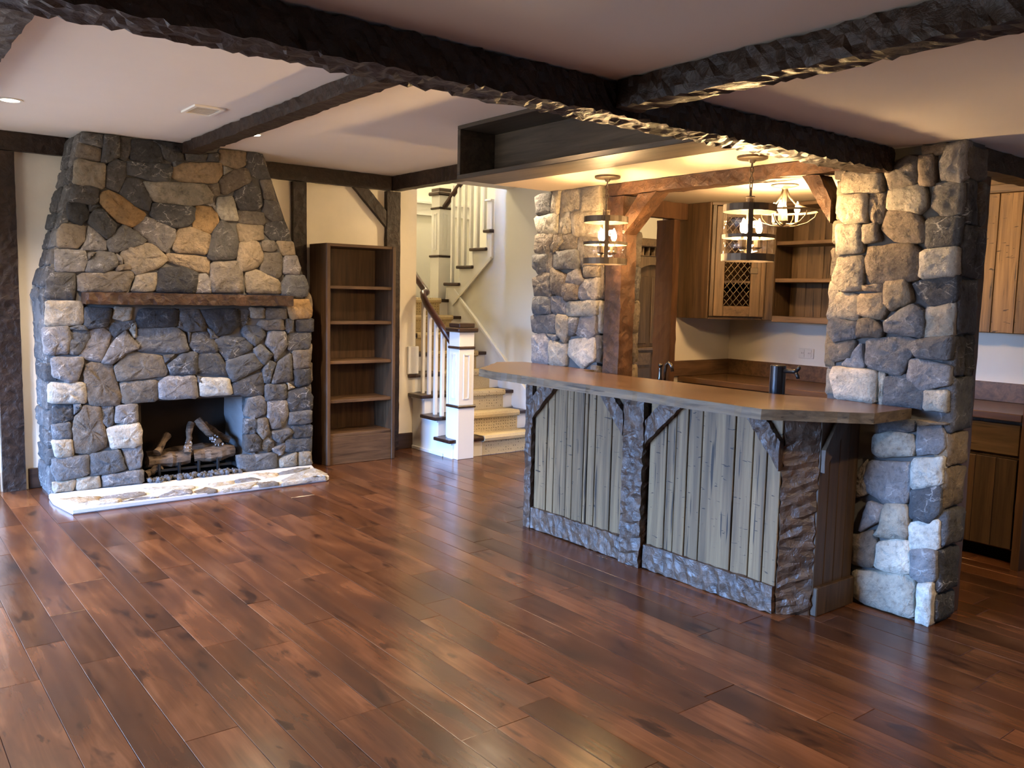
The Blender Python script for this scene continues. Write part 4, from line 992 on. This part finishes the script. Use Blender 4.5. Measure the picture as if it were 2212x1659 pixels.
for sgn in (1, -1):
    for k in range(-12, 24):
        pp = []
        for i in range(41):
            z = zb + (zt - zb) * i / 40; u = (k * sw + sgn * (z - zb) / sh * sw) if sgn > 0 else (k * sw - (z - zb) / sh * sw)
            if 0 <= u <= wI: pp.append(dp(.106 + u, .010 + .003 * sgn * math.cos(2 * math.pi * (z - zb) / sh), z))
        if len(pp) > 2: wm.tube(pp, .0028, 5)
wm.build('wire_mesh', M['mesh'], d)
dbox('latch', M['iron'], d, Ld - .115, Ld - .055, .026, .036, 1.70, 1.745)

# open shelf unit along the right kitchen wall
t = thing('wall_shelf_unit', 'open rustic wall shelf unit right of the mesh door cabinet', 'shelf', (5.68, 3.2, Z0))
for k in range(11):
    a = 2.42 + k * .14; bx('back_plank', M['cab'], t, 5.832, 5.849, a, min(a + .137, 3.952), Z0, Z1, bevel=.002)
for z in (Z0, 1.64, 1.915, Z1 - .03): bx('shelf', M['cabh'], t, 5.535, 5.832, 2.44, 3.952, z, z + .028, bevel=.004)
bx('face_stile', M['cab'], t, 5.51, 5.535, 3.885, 3.954, Z0, Z1); bx('side_panel', M['cabd'], t, 5.53, 5.849, 2.42, 2.44, Z0, Z1)
bx('bottom_rail', M['cabh'], t, 5.51, 5.535, 2.44, 3.883, Z0 - .012, Z0 + .035)
t = thing('wall_cabinet', 'plank door wall cabinet at the right edge beyond the pillar', 'cabinet', (5.68, 2.2, 1.335))
bx('body', M['cabd'], t, 5.555, 5.849, 1.99, 2.415, 1.335, ZN - .05)
y = 1.992
for w in (.075, .132, .132, .08): bx('plank', M['plank'], t, 5.53, 5.554, y, y + w - .003, 1.337, 2.175, bevel=.003); y += w
bx('top_rail', M['cabh'], t, 5.525, 5.554, 1.99, 2.415, 2.178, ZN - .002)

# hutch seen through the doorway
HY = 6.22
t = thing('hutch', 'brown built-in hutch with arched door seen through the bar doorway', 'cabinet', (6.75, 6.4, 0))
hx0, hx1 = 6.36, 7.14; hc = 6.75
bx('lower_body', M['cabd'], t, hx0, hx1, HY, 6.655, 0, .955); bx('worktop', M['top'], t, hx0 - .02, hx1 + .02, HY - .03, 6.655, .955, .985)
for xx in (hx0 + .02, hc + .02):
    d = bx('drawer', M['cabh'], t, xx, xx + .33, HY - .02, HY, .80, .93); MB().lathe([(.012, 0), (.016, .012), (.006, .02)], (0, 0, 0), 10).build('knob', M['iron'], d).matrix_local = Matrix.Translation((xx + .07, HY - .02, .865)) @ Matrix.Rotation(math.pi / 2, 4, 'X')
    bx('door', M['cabd'], t, xx, xx + .33, HY - .02, HY, .06, .77)
arch = [(hx0, .985), (hx0, 1.935), (hx1, 1.935), (hx1, .985), (hx1 - .045, .985)]
ra = (hx1 - hx0) / 2 - .045
arch += [(hc + ra * math.cos(a), 1.60 + .25 * math.sin(a)) for a in [math.pi * i / 16 for i in range(17)]] + [(hx0 + .045, .985)]
ab = MB(); ab.prism(arch, 1, HY + .02, HY + .06); ab.build('arched_frame', M['cab'], t)
bx('door', M['cabd'], t, hx0 + .02, hx1 - .02, HY + .07, HY + .10, .985, 1.90)
bx('door_panel', M['cabd'], t, hx0 + .075, hc - .03, HY + .058, HY + .07, 1.02, 1.73, bevel=.006); bx('door_panel', M['cabd'], t, hc + .03, hx1 - .075, HY + .058, HY + .07, 1.02, 1.73, bevel=.006)
bx('upper_body', M['cabd'], t, hx0, hx1, HY + .10, 6.655, .985, 2.03)
for k in range(8):
    a = hx0 + .055 + k * .0855; bx('cubby_divider', M['cabh'], t, a, a + .012, HY + .02, HY + .10, 1.945, 2.03)
bx('cubby_back', M['slot'], t, hx0 + .01, hx1 - .01, HY + .085, HY + .099, 1.94, 2.03); bx('cubby_shelf', M['cab'], t, hx0, hx1, HY + .01, HY + .10, 1.936, 1.945)
bx('cornice', M['cabh'], t, hx0 - .03, hx1 + .03, HY - .03, 6.655, 2.032, 2.115, bevel=.008)

# ================================================================ lamps
def lantern(Y, label):
    t = thing('pendant_lantern', label, 'lamp', (3.69, Y, ZN), 'lanterns over the bar')
    c = (3.69, Y, ZN)
    MB().lathe([(.078, -.001), (.078, -.012), (.070, -.016), (.02, -.018), (.012, -.034)], c, 24).build('canopy', M['iron'], t)
    ch = MB(); z = -.045
    for k in range(5):
        s_ = .0088; d = (.8, -.6, 0) if k % 2 else (.6, .8, 0)
        ch.torus((c[0], c[1], c[2] + z), d, (0, 0, 1), s_ if k != 4 else .0195, 14, 6, 1.85 if k != 4 else 1.0); z -= .0245 if k < 3 else .031
    ch.build('chain', M['iron'], t, smooth=True)
    MB().tube([(c[0], c[1], c[2] - .155), (c[0], c[1], c[2] - .205)], .006, 8).lathe([(.022, -.20), (.024, -.205), (.022, -.212), (.022, -.24), (.026, -.246)], c, 14).build('hub', M['iron'], t)
    Rr = .134; zt, zm, zb = -.262, -.405, -.512
    MB().ring(Rr - .004, Rr, zt - .018, zt + .018, c, 32).build('top_ring', M['iron'], t)
    MB().ring(Rr - .004, Rr, zm - .009, zm + .009, c, 32).build('middle_ring', M['iron'], t)
    MB().ring(Rr - .004, Rr, zb - .018, zb + .018, c, 32).build('bottom_ring', M['iron'], t)
    a0 = math.atan2(-Y, -3.69) + .04
    for a in (a0, a0 + math.pi):
        u, v = math.cos(a), math.sin(a); w = .012
        b = MB(); pr_ = [(.02, -.244), (.06, -.246), (Rr + .003, zt + .016), (Rr + .003, zb - .016), (Rr - .002, zb - .016), (Rr - .002, zt + .010), (.06, -.250), (.02, -.248)]
        vv = [(c[0] + r_ * u - s_ * w * v, c[1] + r_ * v + s_ * w * u, c[2] + z_) for s_ in (-1, 1) for r_, z_ in pr_]; n = len(pr_)
        b.add(vv, [tuple(range(n)), tuple(range(n, 2 * n))[::-1]] + [(i, (i + 1) % n, n + (i + 1) % n, n + i) for i in range(n)]).build('strap', M['iron'], t)
    for za, zz in ((zb + .02, zm - .011), (zm + .011, zt - .02)): MB().ring(Rr - .008, Rr - .006, za, zz, c, 32).build('glass_shade', M['glass'], t, smooth=True)
    MB().tube([(c[0] + (Rr-.006)*math.cos(a0 + q), c[1] + (Rr-.006)*math.sin(a0 + q), c[2] + zb) for q in (math.pi/2, -math.pi/2)], .006, 6).lathe([(.018, zb - .008), (.018, zb + .012), (.006, zb + .03)], c, 12).build('candle_base', M['iron'], t)
    for q in range(3):
        a = a0 + 1.45 + q * 2.094; px, py = c[0] + .050 * math.cos(a), c[1] + .050 * math.sin(a)
        MB().tube([(c[0], c[1], c[2] + zb + .02), (c[0] + .03*math.cos(a), c[1] + .03*math.sin(a), c[2] + zb + .008), (px, py, c[2] + zb + .022), (px, py, c[2] + zb + .05)], .004, 6).lathe([(.008, zb + .045), (.022, zb + .052), (.022, zb + .09), (.012, zb + .094)], (px, py, c[2]), 12).build('candle_cup', M['iron'], t)
        s_ = MB().lathe([(.010, zb + .094), (.010, zb + .125)], (px, py, c[2]), 10).build('candle_sleeve', M['cream'], t)
        MB().lathe([(.007, zb + .125), (.015, zb + .137), (.0165, zb + .150), (.012, zb + .168), (.006, zb + .185), (.0015, zb + .198)], (px, py, c[2]), 10).build('bulb', M['bulb'], s_, smooth=True)
lantern(3.815, 'black cylinder lantern hanging before the left stone pillar')
lantern(2.765, 'black cylinder lantern hanging nearest, before the mesh door cabinet')
t = thing('ceiling_fixture', 'semi flush bronze ceiling light with open bowl cage and candle bulbs', 'lamp', (4.72, 3.28, ZN))
c = (4.72, 3.28, ZN)
MB().lathe([(.085, -.001), (.085, -.008), (.06, -.016), (.022, -.022), (.018, -.03)], c, 24).build('canopy', M['iron'], t)
MB().lathe([(.016, -.03), (.014, -.12), (.02, -.16), (.03, -.225), (.012, -.25)], c, 12).build('stem', M['iron'], t)
MB().ring(.206, .212, -.172, -.158, c, 36).build('rim', M['iron'], t)
for q in range(6):
    a = q * math.pi / 3 + .3; u, v = math.cos(a), math.sin(a)
    MB().tube([(c[0] + r_ * u, c[1] + r_ * v, c[2] + z_) for r_, z_ in ((.209, -.165), (.195, -.20), (.15, -.235), (.08, -.256), (.01, -.26))], .0045, 6).build('bowl_strap', M['iron'], t, smooth=True)
for q in range(3):
    a = q * 2.094 + .9; u, v = math.cos(a), math.sin(a)
    MB().tube([(c[0] + r_ * u, c[1] + r_ * v, c[2] + z_) for r_, z_ in ((.014, -.03), (.03, -.075), (.07, -.12), (.14, -.15), (.208, -.165))], .006, 6).build('arm', M['iron'], t, smooth=True)
    a += .5; px, py = c[0] + .085 * math.cos(a), c[1] + .085 * math.sin(a)
    s_ = MB().tube([(c[0], c[1], c[2] - .245), (px, py, c[2] - .24), (px, py, c[2] - .225)], .004, 6).lathe([(.010, -.23), (.010, -.175)], (px, py, c[2]), 10).build('candle_sleeve', M['cream'], t)
    MB().lathe([(.007, -.175), (.016, -.163), (.0175, -.15), (.012, -.13), (.006, -.115), (.0015, -.104)], (px, py, c[2]), 10).build('bulb', M['bulb'], s_, smooth=True)

def downlight(x, y, z, label, power, size=1.9, blend=.6):
    t = thing('downlight', label, 'lamp', (x, y, z))
    MB().ring(.050, .068, -.006, -.0005, (x, y, z), 28).build('trim_ring', M['white'], t)
    MB().lathe([(.050, -.0045), (.050, -.001)], (x, y, z), 24).build('lens', M['lens'], t)
    lamp('SPOT', (x, y, z - .02), power, spot_size=size, spot_blend=blend, shadow_soft_size=.045)
for x, y, z, lab, p, s_ in DOWN: downlight(x, y, z, lab, p, s_)
t = thing('ceiling_vent', 'white square air vent in the ceiling left of chimney beam', 'vent', (1.78, 5.35, ZH))
v0, v1, w0, w1 = 1.68, 1.86, 5.20, 5.46
f = MB(); z0 = ZH - .012
for b in ((v0, v1, w0, w0 + .02), (v0, v1, w1 - .02, w1), (v0, v0 + .02, w0 + .02, w1 - .02), (v1 - .02, v1, w0 + .02, w1 - .02)): f.box(*b, z0, ZH - .0005)
f.build('frame', M['white'], t)
for k in range(9):
    y = w0 + .026 + k * .0235; MB().prism([(y, z0 + .001), (y + .004, z0 + .001), (y + .016, ZH - .001), (y + .012, ZH - .001)], 0, v0 + .02, v1 - .02).build('slat', M['white'], t)
# lamps beyond the frame: over the stairwell and in the hall
for x, y, z, p in ((5.0, 8.7, 4.3, STAIRW), (5.7, 5.6, ZH - .03, HALLW)):
    t = thing('flush_lamp', 'round flush ceiling lamp above the %s' % ('stair landing' if z > 3 else 'passage by the hutch'), 'lamp', (x, y, z))
    MB().lathe([(.11, .069 if z > 3 else .028), (.11, .05 if z > 3 else .015), (.08, .03 if z > 3 else .008)], (x, y, z), 20).build('shade', M['lens'], t)
    lamp('POINT', (x, y, z - .08), p, (1, .84, .56) if z > 3 else (1, .72, .38), shadow_soft_size=.1)
